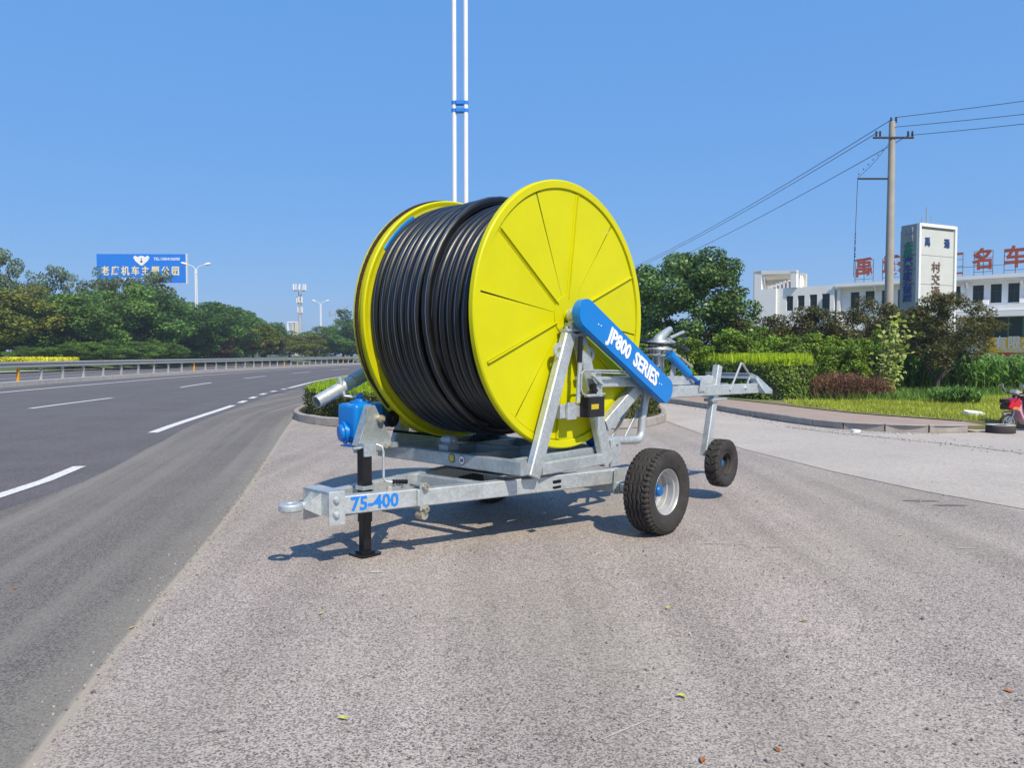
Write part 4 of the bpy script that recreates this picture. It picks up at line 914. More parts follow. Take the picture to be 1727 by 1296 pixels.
lb('corner_pilaster', 5.45, 5.8, -.55, .0, 0, 7.55); lb('corner_pilaster', 6.0, 6.25, -.4, .0, 0, 7.27)
for xx in (9.05, 12.6, 15.4+.35, 19.35, 23.4): 
    g = G(); g.prism([(xx, 0, 7.27), (xx, -.6, 7.27), (xx, -.6, 7.1), (xx, 0, 6.7)], (.16, 0, 0)); g.done('eaves_bracket', WW, bld)
for xx in (13.9, 15.35): lb('pilaster', xx, xx+.28, -.22, .0, 0, 7.27)
lb('balcony_band', 13.6, 26, -1.3, -.02, 4.9, 5.36); lb('canopy', 13.6, 26, -1.6, -.02, 4.45, 4.86)
lb('window_band', 17.3, 26, -.06, -.02, 2.9, 4.44, M['glass'])
for k in range(9): lb('mullion', 17.6+k*.95, 17.68+k*.95, -.12, -.06, 2.92, 4.42, mat('green_frame', (.05, .2, .15), .5) if k == 0 else bpy.data.materials['green_frame'])
sg = lb('shop_sign', 17.2, 25, -.35, -.13, 1.72, 2.9, mat('sign_yellow', (.9, .52, .005), .55, 0, .04, 1))
put_text('有限公司', 1.05, M['white_letter'], sg, (19.45, -.355, 2.42), (1, 0, 0), (0, 0, 1), .015, .82)
put_text('汽车贸易有限公司', .32, M['white_letter'], sg, (19.3, -.355, 1.92), (1, 0, 0), (0, 0, 1), .01, 1.)
lb('red_poster', 17.9, 19.1, -.3, -.02, 1.15, 1.68, mat('poster_red', (.6, .04, .07), .6, 0, .3, 3)); lb('grey_panel', 19.15, 20.4, -.1, -.02, 1.1, 1.68, M['far_pave'])
lb('shopfront', 20.5, 26, -.1, -.02, .2, 1.7, M['glass'])
for xx in (5.95, 13.75, 20.6): 
    g = G(); g.tube([(xx, -.12, 0), (xx, -.12, 7.2)], .05, 8); g.done('drainpipe', M['far_pave'], bld)
for xx in (9.0, 17.1, 19.5):
    g = G(); g.box((xx, -.2, 5.62), (.42, .34, .36), None, 0, .02); g.done('air_conditioner', M['white_paint'], bld)
# raised pergola block at its left end
lb('tower_face', -1.5, .55, -.3, 0.0, 0, 7.6); lb('tower_post', -1.5, -.85, -.3, .2, 7.6, 9.3); lb('tower_post', 1.9, 2.4, -.3, .2, 7.6, 9.05)
g = G(); g.prism([(-1.5, -.3, 9.02), (2.4, -.3, 8.84), (2.4, -.3, 9.12), (-1.5, -.3, 9.34)], (0, .5, 0)); g.done('tower_beam', WW, bld)
lb('tower_back', -1.45, 2.35, 2.2, 2.4, 7.6, 9.0, M['cream'])
for k in range(9): lb('pergola_fin', -.9+.36*k, -.9+.36*k+.12, 1.3, 2.2, 7.6, 8.0+.105*k, M['white_wall'])
for k in range(5): lb('pergola_slat', -1.45, 2.35, .3+k*.42, .42+k*.42, 8.87, 8.98, M['cream'])
M['shade_wall'] = mat('shaded_render', (.42, .45, .5), .85, 0, .06, 1)  # shade on the tower's left side, painted in as a grey wall colour
lb('side_face', -1.62, -1.5, -.3, 7, 0, 9.3, M['shade_wall'])
for k in range(5): lb('side_fin', -1.75, -1.62, .3+k*1.2, .8+k*1.2, 4, 7.2, WW)
# roof letters, each on its own frame, things standing on the roof
M['sign_red'] = mat('faded_red', (.34, .07, .035), .7, 0, .2, 2); M['sign_frame'] = mat('rusty_frame', (.10, .07, .07), .8)
bz = math.atan2(D1.y, D1.x)
def roof_sign(ch_, x0, x1, label, rails=4):
    o = P0+D1*((x0+x1)/2)-NO*.2; r = thing('roof_sign', label, 'roof sign', (o.x, o.y, 7.66), bz, 'red roof letters on metal frames')
    w_ = (x1-x0)*1.04; h = 1.95
    for xx in (-w_/2, 0, w_/2): g = G(); g.bar((xx, 0, -.16), (xx, 0, h), .04, .04); g.done('upright', M['sign_frame'], r)
    for k in range(rails): z_ = .35+(h-.35)*k/(rails-1); g = G(); g.bar((-w_/2, .03, z_), (w_/2, .03, z_), .035, .035); g.done('rail', M['sign_frame'], r)
    if ch_: put_text(ch_, 1.72, M['sign_red'], r, (0, -.08, h/2+.22), (1, 0, 0), (0, 0, 1), .03, .88, 'letter', .05)
    else:
        for z_ in (h-.1, .35): g = G(); g.box((0, -.03, z_), (w_, .06, .16)); g.done('letter_stroke', M['sign_red'], r)
roof_sign('禹', 7.30, 8.72, 'red roof letter left of the utility pole, leftmost of the row')
roof_sign('城', 9.5, 10.9, 'red roof letter partly hidden by the utility pole and the sign pillar')
roof_sign('', 13.95, 15.37, 'roof sign frame with most of its red letter missing, right of the sign pillar')
roof_sign('名', 16.19, 17.4, 'red roof letter with a clear gap either side, second from the right edge')
roof_sign('车', 18.2, 19.6, 'red roof letter cut by the right edge of the photo')
# antenna on the roof
an = thing('roof_antenna', 'thin antenna rod sticking up above the sign pillar', 'antenna', (27.0, 50.6, 7.5))
g = G(); g.tube([(0, 0, -7.5), (0, 0, 3.7)], .035, 6); 
for k in range(3): g.tube([(-.3+k*.3, 0, 2.5), (-.3+k*.3, 0, 3.1)], .02, 5)
g.bar((-.3, 0, 2.6), (.3, 0, 2.6), .03, .03); g.done('rod', M['rail'], an)

# sign pillar
sp_ = thing('sign_pillar', 'tall pale grey advertising pillar with Chinese characters, beside the utility pole', 'sign pillar', (20.91, 40, 0), math.atan2(1.3, 2.7))
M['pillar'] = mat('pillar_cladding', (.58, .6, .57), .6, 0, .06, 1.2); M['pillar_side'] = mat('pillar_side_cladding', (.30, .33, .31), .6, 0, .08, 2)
PW, PD, PH = 3.0, 1.0, 8.37
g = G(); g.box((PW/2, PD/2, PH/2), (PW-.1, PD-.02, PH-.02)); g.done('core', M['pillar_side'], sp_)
zz = [0, 1.4, 2.8, 4.2, 5.6, 7.0, 8.2]; zz = [0, 1.2, 2.55, 3.9, 5.25, 6.75, 8.1]
for z0, z1 in zip(zz, zz[1:]):
    g = G(); g.box((PW/2, .01, (z0+z1)/2), (PW-.36, .06, z1-z0-.025)); g.done('panel', M['pillar'], sp_)
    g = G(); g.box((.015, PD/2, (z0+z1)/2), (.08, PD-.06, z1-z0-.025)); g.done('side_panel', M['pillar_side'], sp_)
for nm, c_, d_ in (('trim', (.08, -.03, PH/2), (.16, .16, PH)), ('trim', (PW-.1, -.03, PH/2), (.16, .16, PH)), ('trim', (PW/2-.01, -.03, PH-.07), (PW-.36, .157, .17))):
    g = G(); g.box(c_, d_); g.done(nm, M['white_wall'], sp_)
M['teal'] = mat('teal_letter', (.01, .22, .14), .6); M['navy'] = mat('navy_letter', (.02, .06, .22), .6); M['grey_letter'] = mat('grey_letter', (.35, .36, .37), .5); M['brown_l'] = mat('brown_letter', (.2, .13, .1), .6)
for i, ch_ in enumerate('国润合顺汽车服务贸店'):
    mm = M['grey_letter'] if i < 2 else M['teal'] if i < 4 else M['navy']
    put_text(ch_, .42, mm, sp_, (-.04, PD/2, 7.98-i*.385), (0, -1, 0), (0, 0, 1), .03, 1.35, 'letter', .02)
for i, ch_ in enumerate('村交通中'):
    put_text(ch_, .60, M['brown_l'], sp_, (1.42, -.04, 6.12-i*.63), (1, 0, 0), (0, 0, 1), .0, 1.2, 'letter', .03)
put_text('禹', .5, M['navy'], sp_, (.72, -.04, 7.42), (1, 0, 0), (0, 0, 1), .02, .9, 'letter', .02); put_text('通', .5, M['navy'], sp_, (2.25, -.04, 7.42), (1, 0, 0), (0, 0, 1), .02, .9, 'letter', .02)

# utility poles and wires
M['pole'] = mat('pole_concrete', (.40, .36, .30), .9, 0, .12, 2, .2, 30); M['wire'] = mat('wire', (.02, .02, .025), .6)
def upole(loc, rz, label, arm=True):
    r = thing('utility_pole', label, 'utility pole', loc, rz)
    g = G(); g.tube([(0, 0, 0), (0, 0, 6), (0, 0, 11.25)], [.19, .165, .125], 20); g.done('shaft', M['pole'], r, smooth=True)
    g = G(); g.bar((-.85, -.12, 10.55), (.85, -.12, 10.55), .08, .08); g.done('crossarm', M['wire'], r)
    for q in ((-.72, -.12, 10.6), (-.56, -.12, 10.6), (.62, -.12, 10.6), (.80, -.12, 10.6), (-.05, 0, 11.2), (.16, 0, 11.2)):
        g = G(); g.lathe([(.02, 0), (.05, .05), (.03, .09), (.055, .13), (.03, .17), (.045, .21), (.001, .24)], q, (0, 0, 1), 10); g.done('insulator', M['wire'], r)
    return r
up1 = upole((16.08, 33, .19), 0, 'concrete utility pole with black crossarm rising behind the dark shrubs')
g = G(); g.bar((-1.42, 0, 9.05-.19), (0, 0, 9.05-.19), .07, .07); g.done('side_arm', M['wire'], up1)
wr = thing('power_line', 'black overhead power wires running from the utility pole to both sides', 'power line')
def wire(a, b, sag, r=.012, n=24):
    a, b = Vector(a), Vector(b); g = G(); g.tube([a.lerp(b, i/n)-Vector((0, 0, sag*4*(i/n)*(1-i/n))) for i in range(n+1)], r, 5); g.done('wire', M['wire'], wr)
upole((8.4, 120, .0), .3, 'distant utility pole, hidden behind the drum')
for (dx, z_, dz2, q) in ((.0, 11.55, 11.7, 0.), (-.6, 11.0, 11.3, .5), (.75, 10.9, 11.0, 1.)):
    wire((16.08+dx, 33, z_), (8.4+dx, 120, dz2), 1.3, .016)
for (dx, z_, ex_, ez_) in ((.1, 11.62, (34.1, 20.2), 11.9), (-.1, 11.45-.25, (34.0, 20.0), 10.75), (.8, 10.88, (34.0, 20.2), 10.75)):
    wire((16.08+dx, 33, z_), (ex_[0], ex_[1], ez_), .35 if dx != -.1 else .3, .013)
wire((14.66, 33, 9.0), (14.55, 33, 4.9), 0, .012, 4); wire((14.66, 33, 9.1), (16.0, 33, 10.6), .12, .010, 8)
g = G()
for k in range(9): g.lathe([(.001, -.05), (.035, 0), (.001, .05)], (14.6, 33, 5.6+k*.14+random.uniform(-.03, .03)), (0, 0, 1), 6)
for k in range(6): g.lathe([(.001, -.04), (.03, 0), (.001, .04)], (14.7+k*.2, 33, 9.25+k*.2), (0, 0, 1), 6)
g.done('wire_twists', M['wire'], wr)
wire((20.0, 39.5, 6.0), (38, 52, 8.4), .3, .014, 10)

# ================================================================== VEGETATION
M['lf_dark'] = leaf_mat('foliage_dark', (0.056, 0.134, 0.025), (0.154, 0.291, 0.055)); M['lf_mid'] = leaf_mat('foliage_mid', (0.075, 0.165, 0.024), (0.216, 0.355, 0.055))
M['lf_yg'] = leaf_mat('foliage_yellow_green', (0.114, 0.162, 0.016), (0.276, 0.308, 0.034)); M['lf_olive'] = leaf_mat('foliage_olive', (0.115, 0.158, 0.021), (0.294, 0.294, 0.042))
M['lf_pop'] = leaf_mat('foliage_poplar', (0.105, 0.180, 0.074), (0.274, 0.358, 0.189), .25); M['lf_brown'] = leaf_mat('foliage_brown', (0.130, 0.091, 0.039), (0.221, 0.156, 0.065))
M['lf_purple'] = leaf_mat('foliage_purple', (0.046, 0.020, 0.030), (0.109, 0.050, 0.059)); M['lf_red'] = leaf_mat('foliage_dark_reddish', (0.053, 0.104, 0.018), (0.201, 0.146, 0.049))
M['lf_bright'] = leaf_mat('foliage_bright', (0.090, 0.190, 0.018), (0.306, 0.431, 0.045), .35); M['lf_big'] = leaf_mat('foliage_glossy', (0.057, 0.130, 0.031), (0.195, 0.312, 0.080), .25, .35)
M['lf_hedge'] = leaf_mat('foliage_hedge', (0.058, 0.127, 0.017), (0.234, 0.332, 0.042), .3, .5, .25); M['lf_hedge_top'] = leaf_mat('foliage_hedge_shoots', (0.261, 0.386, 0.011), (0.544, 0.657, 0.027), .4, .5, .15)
M['lf_redshrub'] = leaf_mat('foliage_red_shrub', (0.168, 0.036, 0.036), (0.240, 0.144, 0.072), .3, .6, .2); M['lf_vine'] = leaf_mat('foliage_vine', (0.185, 0.251, 0.017), (0.555, 0.608, 0.184), .4)
M['lf_corn'] = leaf_mat('corn_leaf', (0.077, 0.192, 0.029), (0.230, 0.403, 0.067), .3); M['lf_flower'] = leaf_mat('yellow_flowers', (.55, .52, .01), (.8, .75, .03), .3)
M['lf_grass'] = leaf_mat('grass_blades', (0.220, 0.305, 0.027), (0.658, 0.669, 0.081), .35, .6, .3)

def leaves(pts, nrm, size, asp=.55, jit=.9, up=0.):
    """one folded quad-pair per point; returns verts, faces arrays"""
    n = len(pts); d = nrm+RNG.normal(0, jit, (n, 3)); d[:, 2] += up; d /= np.linalg.norm(d, axis=1)[:, None]+1e-9
    t = np.cross(d, RNG.normal(0, 1, (n, 3))); t /= np.linalg.norm(t, axis=1)[:, None]+1e-9; b = np.cross(d, t)
    s = size*RNG.uniform(.6, 1.35, (n, 1)); w_ = s*asp
    V = np.empty((n, 4, 3)); V[:, 0] = pts-t*s*.5; V[:, 1] = pts+b*w_*.5+d*s*.08; V[:, 2] = pts+t*s*.5; V[:, 3] = pts-b*w_*.5+d*s*.08
    return V
def fast_mesh(name, quads):
    n = len(quads); me = bpy.data.meshes.new(name); me.vertices.add(n*4); me.vertices.foreach_set('co', quads.reshape(-1).astype(np.float32))
    me.loops.add(n*4); me.loops.foreach_set('vertex_index', np.arange(n*4, dtype=np.int32)); me.polygons.add(n)
    me.polygons.foreach_set('loop_start', np.arange(0, n*4, 4, dtype=np.int32)); me.update(calc_edges=True); me.validate(); return me
def crown(kind, n, size, nc=34, rx=1., rz=1., seed=0, clump=.34, asp=.55):
    """crown of radius ~1 and height 0..2*rz: leaves spread over many overlapping clumps of uneven size"""
    rg = np.random.default_rng(seed); C = []
    while len(C) < nc:
        p = rg.uniform(-1, 1, 3); r = np.linalg.norm(p)
        if not .30 < r < .98: continue
        h = (p[2]+1)/2
        if kind == 'cone' and math.hypot(p[0], p[1]) > (1.02-h)*1.0: continue
        if kind == 'plume' and math.hypot(p[0], p[1]) > .95-.62*h: continue
        if kind == 'column' and math.hypot(p[0], p[1]) > .55+.4*math.sin(h*3): continue
        C.append(p)
    C = np.array(C); rad = rg.uniform(.5, 1.25, nc)*clump
    if kind == 'column':
        # feathery upright sprays
        ns = 22; B = rg.normal(0, .16, (ns, 2)); T = B*1.2+rg.normal(0, .5, (ns, 2)); top = rg.uniform(-.1, .95, ns); top[0] = 1
        i = rg.integers(0, ns, n); t = rg.uniform(0, 1, n); h = -1+(top[i]+1)*t; q = B[i]*(1-t[:, None])+T[i]*t[:, None]
        dd_ = rg.normal(0, 1, (n, 3)); dd_ /= np.linalg.norm(dd_, axis=1)[:, None]; t2 = rg.uniform(0, 1, n)**.6
        h = -1+(top[i]+1)*(.35+.65*t2); wdt = .17+.13*np.sin(i*2.3); end = np.clip((1-t2)*4, .35, 1)
        q = B[i]*(1-t2[:, None])+T[i]*t2[:, None]
        p = np.column_stack([q, h])+dd_*(wdt*end)[:, None]*rg.uniform(.1, 1.15, (n, 1)); p[:, 0] *= rx; p[:, 1] *= rx; p[:, 2] = (p[:, 2]+1)*rz
        return leaves(p, dd_, size, asp), C
    idx = rg.choice(nc, n, p=rad**2/np.sum(rad**2)); d = rg.normal(0, 1, (n, 3)); d /= np.linalg.norm(d, axis=1)[:, None]
    r = rad[idx]*(.45+.6*rg.uniform(0, 1, n)**.6); p = C[idx]+d*r[:, None]*np.array([1, 1, .75])
    stray = rg.uniform(0, 1, n) < .03; p[stray] += rg.normal(0, .05, (stray.sum(), 3))
    p[:, 0] *= rx; p[:, 1] *= rx; p[:, 2] = (p[:, 2]+1)*rz
    nr = d.copy(); nr[:, 2] += .5
    return leaves(p, nr, size, asp), C
CR = {}
def crown_mesh(kind, var, n, size, m, **kw):
    key = (kind, var, m.name)
    if key not in CR:
        q, C = crown(kind, n, size, seed=hash((kind, var)) % 1000 if False else (sum(map(ord, kind))+var*17), **kw); me = fast_mesh('crown', q); me.materials.append(m); CR[key] = (me, C)
    return CR[key]
TR = {}
def trunk_mesh(C, low, seed, r=.05, nb=7):
    key = (seed, low)
    if key in TR: return TR[key]
    rg = random.Random(seed); g = G(); top = Vector((rg.uniform(-.05, .05), rg.uniform(-.05, .05), .55))
    g.tube([(0, 0, -low), (rg.uniform(-.02, .02), rg.uniform(-.02, .02), -low*.4), (top.x*.5, top.y*.5, .15), top], [r*1.25, r, r*.8, r*.35], 8)
    for k in range(nb):
        c = C[rg.randrange(len(C))]; e = Vector((c[0]*.9, c[1]*.9, (c[2]+1))); s_ = Vector((0, 0, rg.uniform(-low*.35, .35))); md = s_.lerp(e, .5)+Vector((0, 0, .06))
        g.tube([s_, md, e], [r*.5, r*.33, r*.12], 5, False)
    me = mesh('trunk', g.v, g.f); me.materials.append(M['bark'])
    for q in me.polygons: q.use_smooth = True
    TR[key] = me; return me
def tree(name, label, cat, x, y, z0, h, wd, crown_low, cm, group, seed):
    """h total height above z0, crown from crown_low*h to h"""
    r = thing(name, label, cat, (x, y, z0), 0, group); me, C = cm
    ch = h*(1-crown_low); c = bpy.data.objects.new('crown', me); COL.objects.link(c); c.parent = r
    c.location = (0, 0, h*crown_low); c.scale = (wd/2, wd/2, ch/2); c.rotation_euler = (0, 0, seed*1.3)
    t = bpy.data.objects.new('trunk', trunk_mesh(C, .6, seed % 4)); COL.objects.link(t); t.parent = r
    t.location = (0, 0, h*crown_low); k = h*crown_low/.6; t.scale = (wd/2*.8, wd/2*.8, max(.05, ch/2) if k < .2 else ch/2); t.rotation_euler = (0, 0, seed*1.3)
    if crown_low > .02:
        t.scale = (wd/2, wd/2, ch/2); 
    return r
NT = 11000
GL = 'roadside trees beyond the far carriageway'
def cm(kind, var, m, n=NT, size=.11, **kw): return crown_mesh(kind, var, n, size, m, **kw)
LT = [('broadleaf_tree', 'yellow-green broadleaf tree at the left edge of the photo behind the yellow flowers', -51.5, 80, 7.4, 9.5, M['lf_olive'], 'round'),
 ('broadleaf_tree', 'rounded green tree with a yellow tinge, just right of the one at the left edge', -47.8, 84, 7.2, 9.5, M['lf_yg'] if False else M['lf_mid'], 'round'),
 ('broadleaf_tree', 'mid green tree below the left end of the billboard', -47.5, 92, 8.8, 10.6, M['lf_mid'], 'round'),
 ('broadleaf_tree', 'dark green tree below the right half of the billboard', -44.9, 98, 8.2, 11.3, M['lf_dark'], 'round'),
 ('broadleaf_tree', 'dark tree directly behind the nearer street lamp', -44.2, 106, 7.9, 10.8, M['lf_dark'], 'round'),
 ('broadleaf_tree', 'dark bushy tree just right of the nearer street lamp', -42.9, 116, 8.2, 9.8, M['lf_dark'], 'round'),
 ('olive_tree', 'yellowish round tree left of the purple one', -42.0, 125, 5.6, 7.8, M['lf_yg'], 'round'),
 ('brown_shrub', 'brownish dry shrub right of the nearer street lamp', -42.9, 112, 3.8, 5.3, M['lf_brown'], 'round'),
 ('purple_tree', 'dark purple-leaved tree at the road bend', -40.6, 127, 4.2, 5.2, M['lf_purple'], 'round'),
 ('green_shrub', 'green shrub mass below the telecom tower', -38.7, 134, 3.6, 7.6, M['lf_olive'], 'round'),
 ('olive_tree', 'olive round tree left of the farther street lamp', -38.2, 150, 4.4, 8.6, M['lf_yg'], 'round'),
 ('conifer', 'tall cone-shaped dark green tree behind the farther street lamp', -35.0, 160, 10.6, 10.2, M['lf_dark'], 'cone'),
 ('green_shrub', 'dark green tree tucked beside the far flange of the drum', -31.2, 150, 6.4, 9.0, M['lf_dark'], 'round')]
for i, (nm, lab, x, y, h, wd, mt_, kd) in enumerate(LT):
    tree(nm, lab, 'tree' if 'shrub' not in nm else 'shrub', x, y, 1.1, h, wd*1.12, .06 if i != 0 else .12, cm(kd, i % 3, mt_, 15000, .075, nc=60, clump=.27), GL, i)
PP = [(-63.0, 95, 13.4, 4.8), (-64.6, 105, 10.9, 4.6), (-62.2, 105, 12.6, 4.4), (-62.2, 110, 12.0, 4.6), (-61.0, 115, 11.5, 5.6), (-59.5, 113, 12.3, 4.9), (-57.3, 115, 12.1, 5.3), (-54.8, 116, 11.6, 4.2), (-51.5, 112, 12.4, 6.2)]
PL = ['tall loose poplar at the left edge rising above the other trees', 'poplar top between the left edge and the tallest poplar clump', 'highest feathery poplar top left of the billboard', 'leaning poplar top midway between the left edge and the billboard', 'poplar top just left of the billboard', 'poplar covering the lower left corner of the billboard', 'poplar in front of the left third of the billboard', 'poplar in front of the middle of the billboard', 'poplar top below the right end of the billboard']
for i, ((x, y, h, wd), lab) in enumerate(zip(PP, PL)):
    tree('poplar_tree', lab, 'tree', x, y, 1.2, h+.3, wd*2.0, .0, cm('plume', 20+i % 4, M['lf_pop'], 8500, .07, nc=110, clump=.17), 'poplars behind the roadside trees', i+20)
# second row filling the skyline
for i, (x, y, h) in enumerate([(-62, 92, 8.3), (-56, 98, 8.6), (-51, 108, 8.8), (-48.5, 118, 8.6), (-45.5, 128, 8.0), (-46, 142, 6.5), (-41, 168, 6.6), (-57, 84, 8.0)]):
    lb2 = ['far left edge, second row', 'behind the yellow-green trees', 'below the billboard posts', 'below the right end of the billboard', 'right of the nearer street lamp, above the yellowish tree', 'behind the purple-leaved tree', 'behind the farther street lamp', 'left edge, close behind the front row'][i]
    tree('broadleaf_tree', 'dark back-row tree, '+lb2, 'tree', x, y, 1.2, h, 12, .04, cm('round', (i+1) % 3, M['lf_dark'] if i % 2 else M['lf_mid'], 15000, .075, nc=60, clump=.27), GL, i+40)
# low shrubs along the verge, flower bed
for i, (x, y, wd, h) in enumerate([(-47.6, 76, 4, 1.3), (-44.2, 76, 4.5, 1.6), (-41.8, 79, 5, 1.9), (-40.6, 84, 5, 2.0), (-41.2, 90, 6, 1.9), (-42.6, 96, 5.5, 1.7), (-43.9, 103, 5, 1.9), (-44.3, 120, 6, 2.3)]):
    lab = ['first from the left edge', 'second from the left edge', 'third, behind the end of the flower bed', 'fourth, right of the flower bed', 'fifth, below the billboard centre', 'sixth, below the billboard right end', 'seventh, next to the nearer lamp base', 'eighth, right of the nearer lamp'][i]
    tree('verge_shrub', 'low rounded shrub on the far verge, '+lab, 'shrub', x, y, 1.05, h, wd, .0, cm('round', i % 2, M['lf_mid'], 5000, .12, nc=30), 'low shrubs on the far verge', i+60)
def scatter(poly, n, rg):
    p = np.array(poly); lo, hi = p.min(0), p.max(0); out = []
    while len(out) < n:
        q = rg.uniform(lo, hi, (n, 2)); ins = np.zeros(n, bool); j = len(p)-1
        for i in range(len(p)):
            c = ((p[i, 1] > q[:, 1]) != (p[j, 1] > q[:, 1])) & (q[:, 0] < (p[j, 0]-p[i, 0])*(q[:, 1]-p[i, 1])/(p[j, 1]-p[i, 1]+1e-12)+p[i, 0]); ins ^= c; j = i
        out += list(q[ins])
    return np.array(out[:n])
def blades(xy, z, hmin, hmax, wd, lean=.35):
    n = len(xy); a = RNG.uniform(0, 2*pi, n); h = RNG.uniform(hmin, hmax, n); V = np.empty((n, 4, 3)); b = np.column_stack([xy, np.full(n, z)])
    s = np.column_stack([np.cos(a), np.sin(a), np.zeros(n)])*wd*RNG.uniform(.6, 1.3, (n, 1)); l = np.column_stack([RNG.normal(0, lean, n)*h, RNG.normal(0, lean, n)*h, h])
    V[:, 0] = b-s; V[:, 1] = b+s; V[:, 2] = b+l+s*.25; V[:, 3] = b+l-s*.25; return V
fl_ = scatter([(-50, 66), (-40.6, 70.5), (-41.5, 74), (-47, 75), (-54, 72)], 9000, RNG)
link('yellow_flower_bed', fast_mesh('flowers', leaves(np.column_stack([fl_, RNG.uniform(.95, 1.32, 9000)]), np.tile([0, -.3, 1.], (9000, 1)), .22)), M['lf_flower'], kind='stuff', label='strip of yellow flowers on the far verge at the left', category='flowers')

# right side
GR = 'dark reddish shrubs in front of the white building'
tree('broadleaf_tree', 'large glossy dark green tree right behind the drum', 'tree', 7.84, 34, .19, 6.0, 5.6, .13, cm('round', 7, M['lf_big'], 26000, .052, nc=80, clump=.24, asp=.6), None, 3) if False else None
bt = tree('broadleaf_tree', 'large glossy dark green tree right behind the drum', 'tree', 7.7, 34, .19, 5.9, 5.7, .10, cm('round', 7, M['lf_big'], 30000, .058, nc=90, clump=.22, asp=.6), 'roadside trees on the right', 3)
RS = [(9.6, 33, 3.3, 2.9), (11.7, 33.5, 3.45, 3.3), (13.45, 33, 3.7, 3.2), (14.9, 32.2, 3.85, 3.0), (16.9, 33, 3.75, 3.0), (18.6, 34.5, 3.4, 2.8)]
RL = ['leftmost, beside the large glossy tree', 'below the left wing of the building', 'left of the utility pole', 'at the foot of the utility pole', 'in front of the sign pillar', 'behind the tree with the forked trunk']
for i, ((x, y, h, wd), lab) in enumerate(zip(RS, RL)):
    tree('reddish_shrub', 'dark reddish-green shrub, '+lab, 'shrub', x, y, .19, h-.19, wd*1.12, .05, cm('round', i % 3, M['lf_red'], 15000, .068, nc=60, clump=.25), GR, i+70)
# multi-stem crape-myrtle-like tree
ct = thing('forked_tree', 'small dark tree with bare forked trunk and reddish round crown by the corn', 'tree', (15.1, 27, .19), 0, 'roadside trees on the right')
me_, C_r = crown_mesh('round', 9, 17000, .055, M['lf_red'], nc=70, clump=.25)
c = bpy.data.objects.new('crown', me_); COL.objects.link(c); c.parent = ct; c.location = (.15, 0, .95); c.scale = (1.68, 1.5, 1.28)
g = G(); g.tube([(-.18, 0, 0), (-.2, 0, .35), (-.15, 0, .6)], [.10, .085, .075], 9)
for ex_, ez_ in ((-1.0, 1.9), (-.55, 2.4), (-.1, 2.5), (.35, 2.4), (.9, 1.9), (-.8, 1.4), (.7, 1.5)): g.tube([(-.17, 0, .5), (-.17+(ex_+.17)*.45, random.uniform(-.2, .2), .95), (ex_, random.uniform(-.4, .4), ez_)], [.05, .035, .012], 6)
g.done('trunk', M['bark'], ct, smooth=True)
BS = [(5.7, 29.5, 2.3, 2.0), (6.9, 28.3, 2.1, 2.1), (8.2, 28.2, 2.25, 2.1), (9.5, 28.6, 2.45, 2.2), (10.6, 28, 2.25, 2.0), (11.6, 27.6, 2.0, 1.7), (12.9, 28, 2.3, 1.9), (14.2, 29.5, 2.2, 2.0)]
BLb = ['just behind the sprinkler gun', 'second from the sprinkler gun', 'third from the sprinkler gun', 'tallest of the row, below the building corner', 'behind the right end of the clipped hedge', 'behind the low red shrub', 'right of the pale-leaved climber', 'far right of the row, before the corn']
for i, ((x, y, h, wd), lab) in enumerate(zip(BS, BLb)):
    tree('green_shrub', 'fresh green leafy shrub, '+lab, 'shrub', x, y, .19, h, wd*1.15, .0, cm('round', i % 3, M['lf_bright'], 9000, .105, nc=46, clump=.27), 'fresh green shrubs behind the hedge', i+80)
# pale climber
vp = thing('climber_plant', 'tall pale yellow-green climber with broad leaves beside the low red shrub', 'plant', (12.05, 24.6, .19))
pts_ = []
for k in range(7):
    ex_ = random.uniform(-.7, .7); H3 = random.uniform(1.3, 2.75) if k else 2.75; ex_ = ex_ if k else .12
    for t in np.linspace(0.05, 1, 46 if k else 60): pts_.append((ex_*t+random.gauss(0, .10), random.gauss(0, .12), H3*t+random.gauss(0, .04)))
pts_ = np.array(pts_); link('foliage', fast_mesh('foliage', leaves(pts_, np.tile([-.2, -.8, .8], (len(pts_), 1)), .17, .62, .5)), M['lf_vine'], vp)
g = G()
for k in range(5): g.tube([(random.uniform(-.1, .1), 0, 0), (random.uniform(-.3, .3), 0, 1.2), (random.uniform(-.6, .6), 0, random.uniform(1.6, 2.6))], [.02, .014, .006], 5)
g.done('stem', M['bark'], vp)

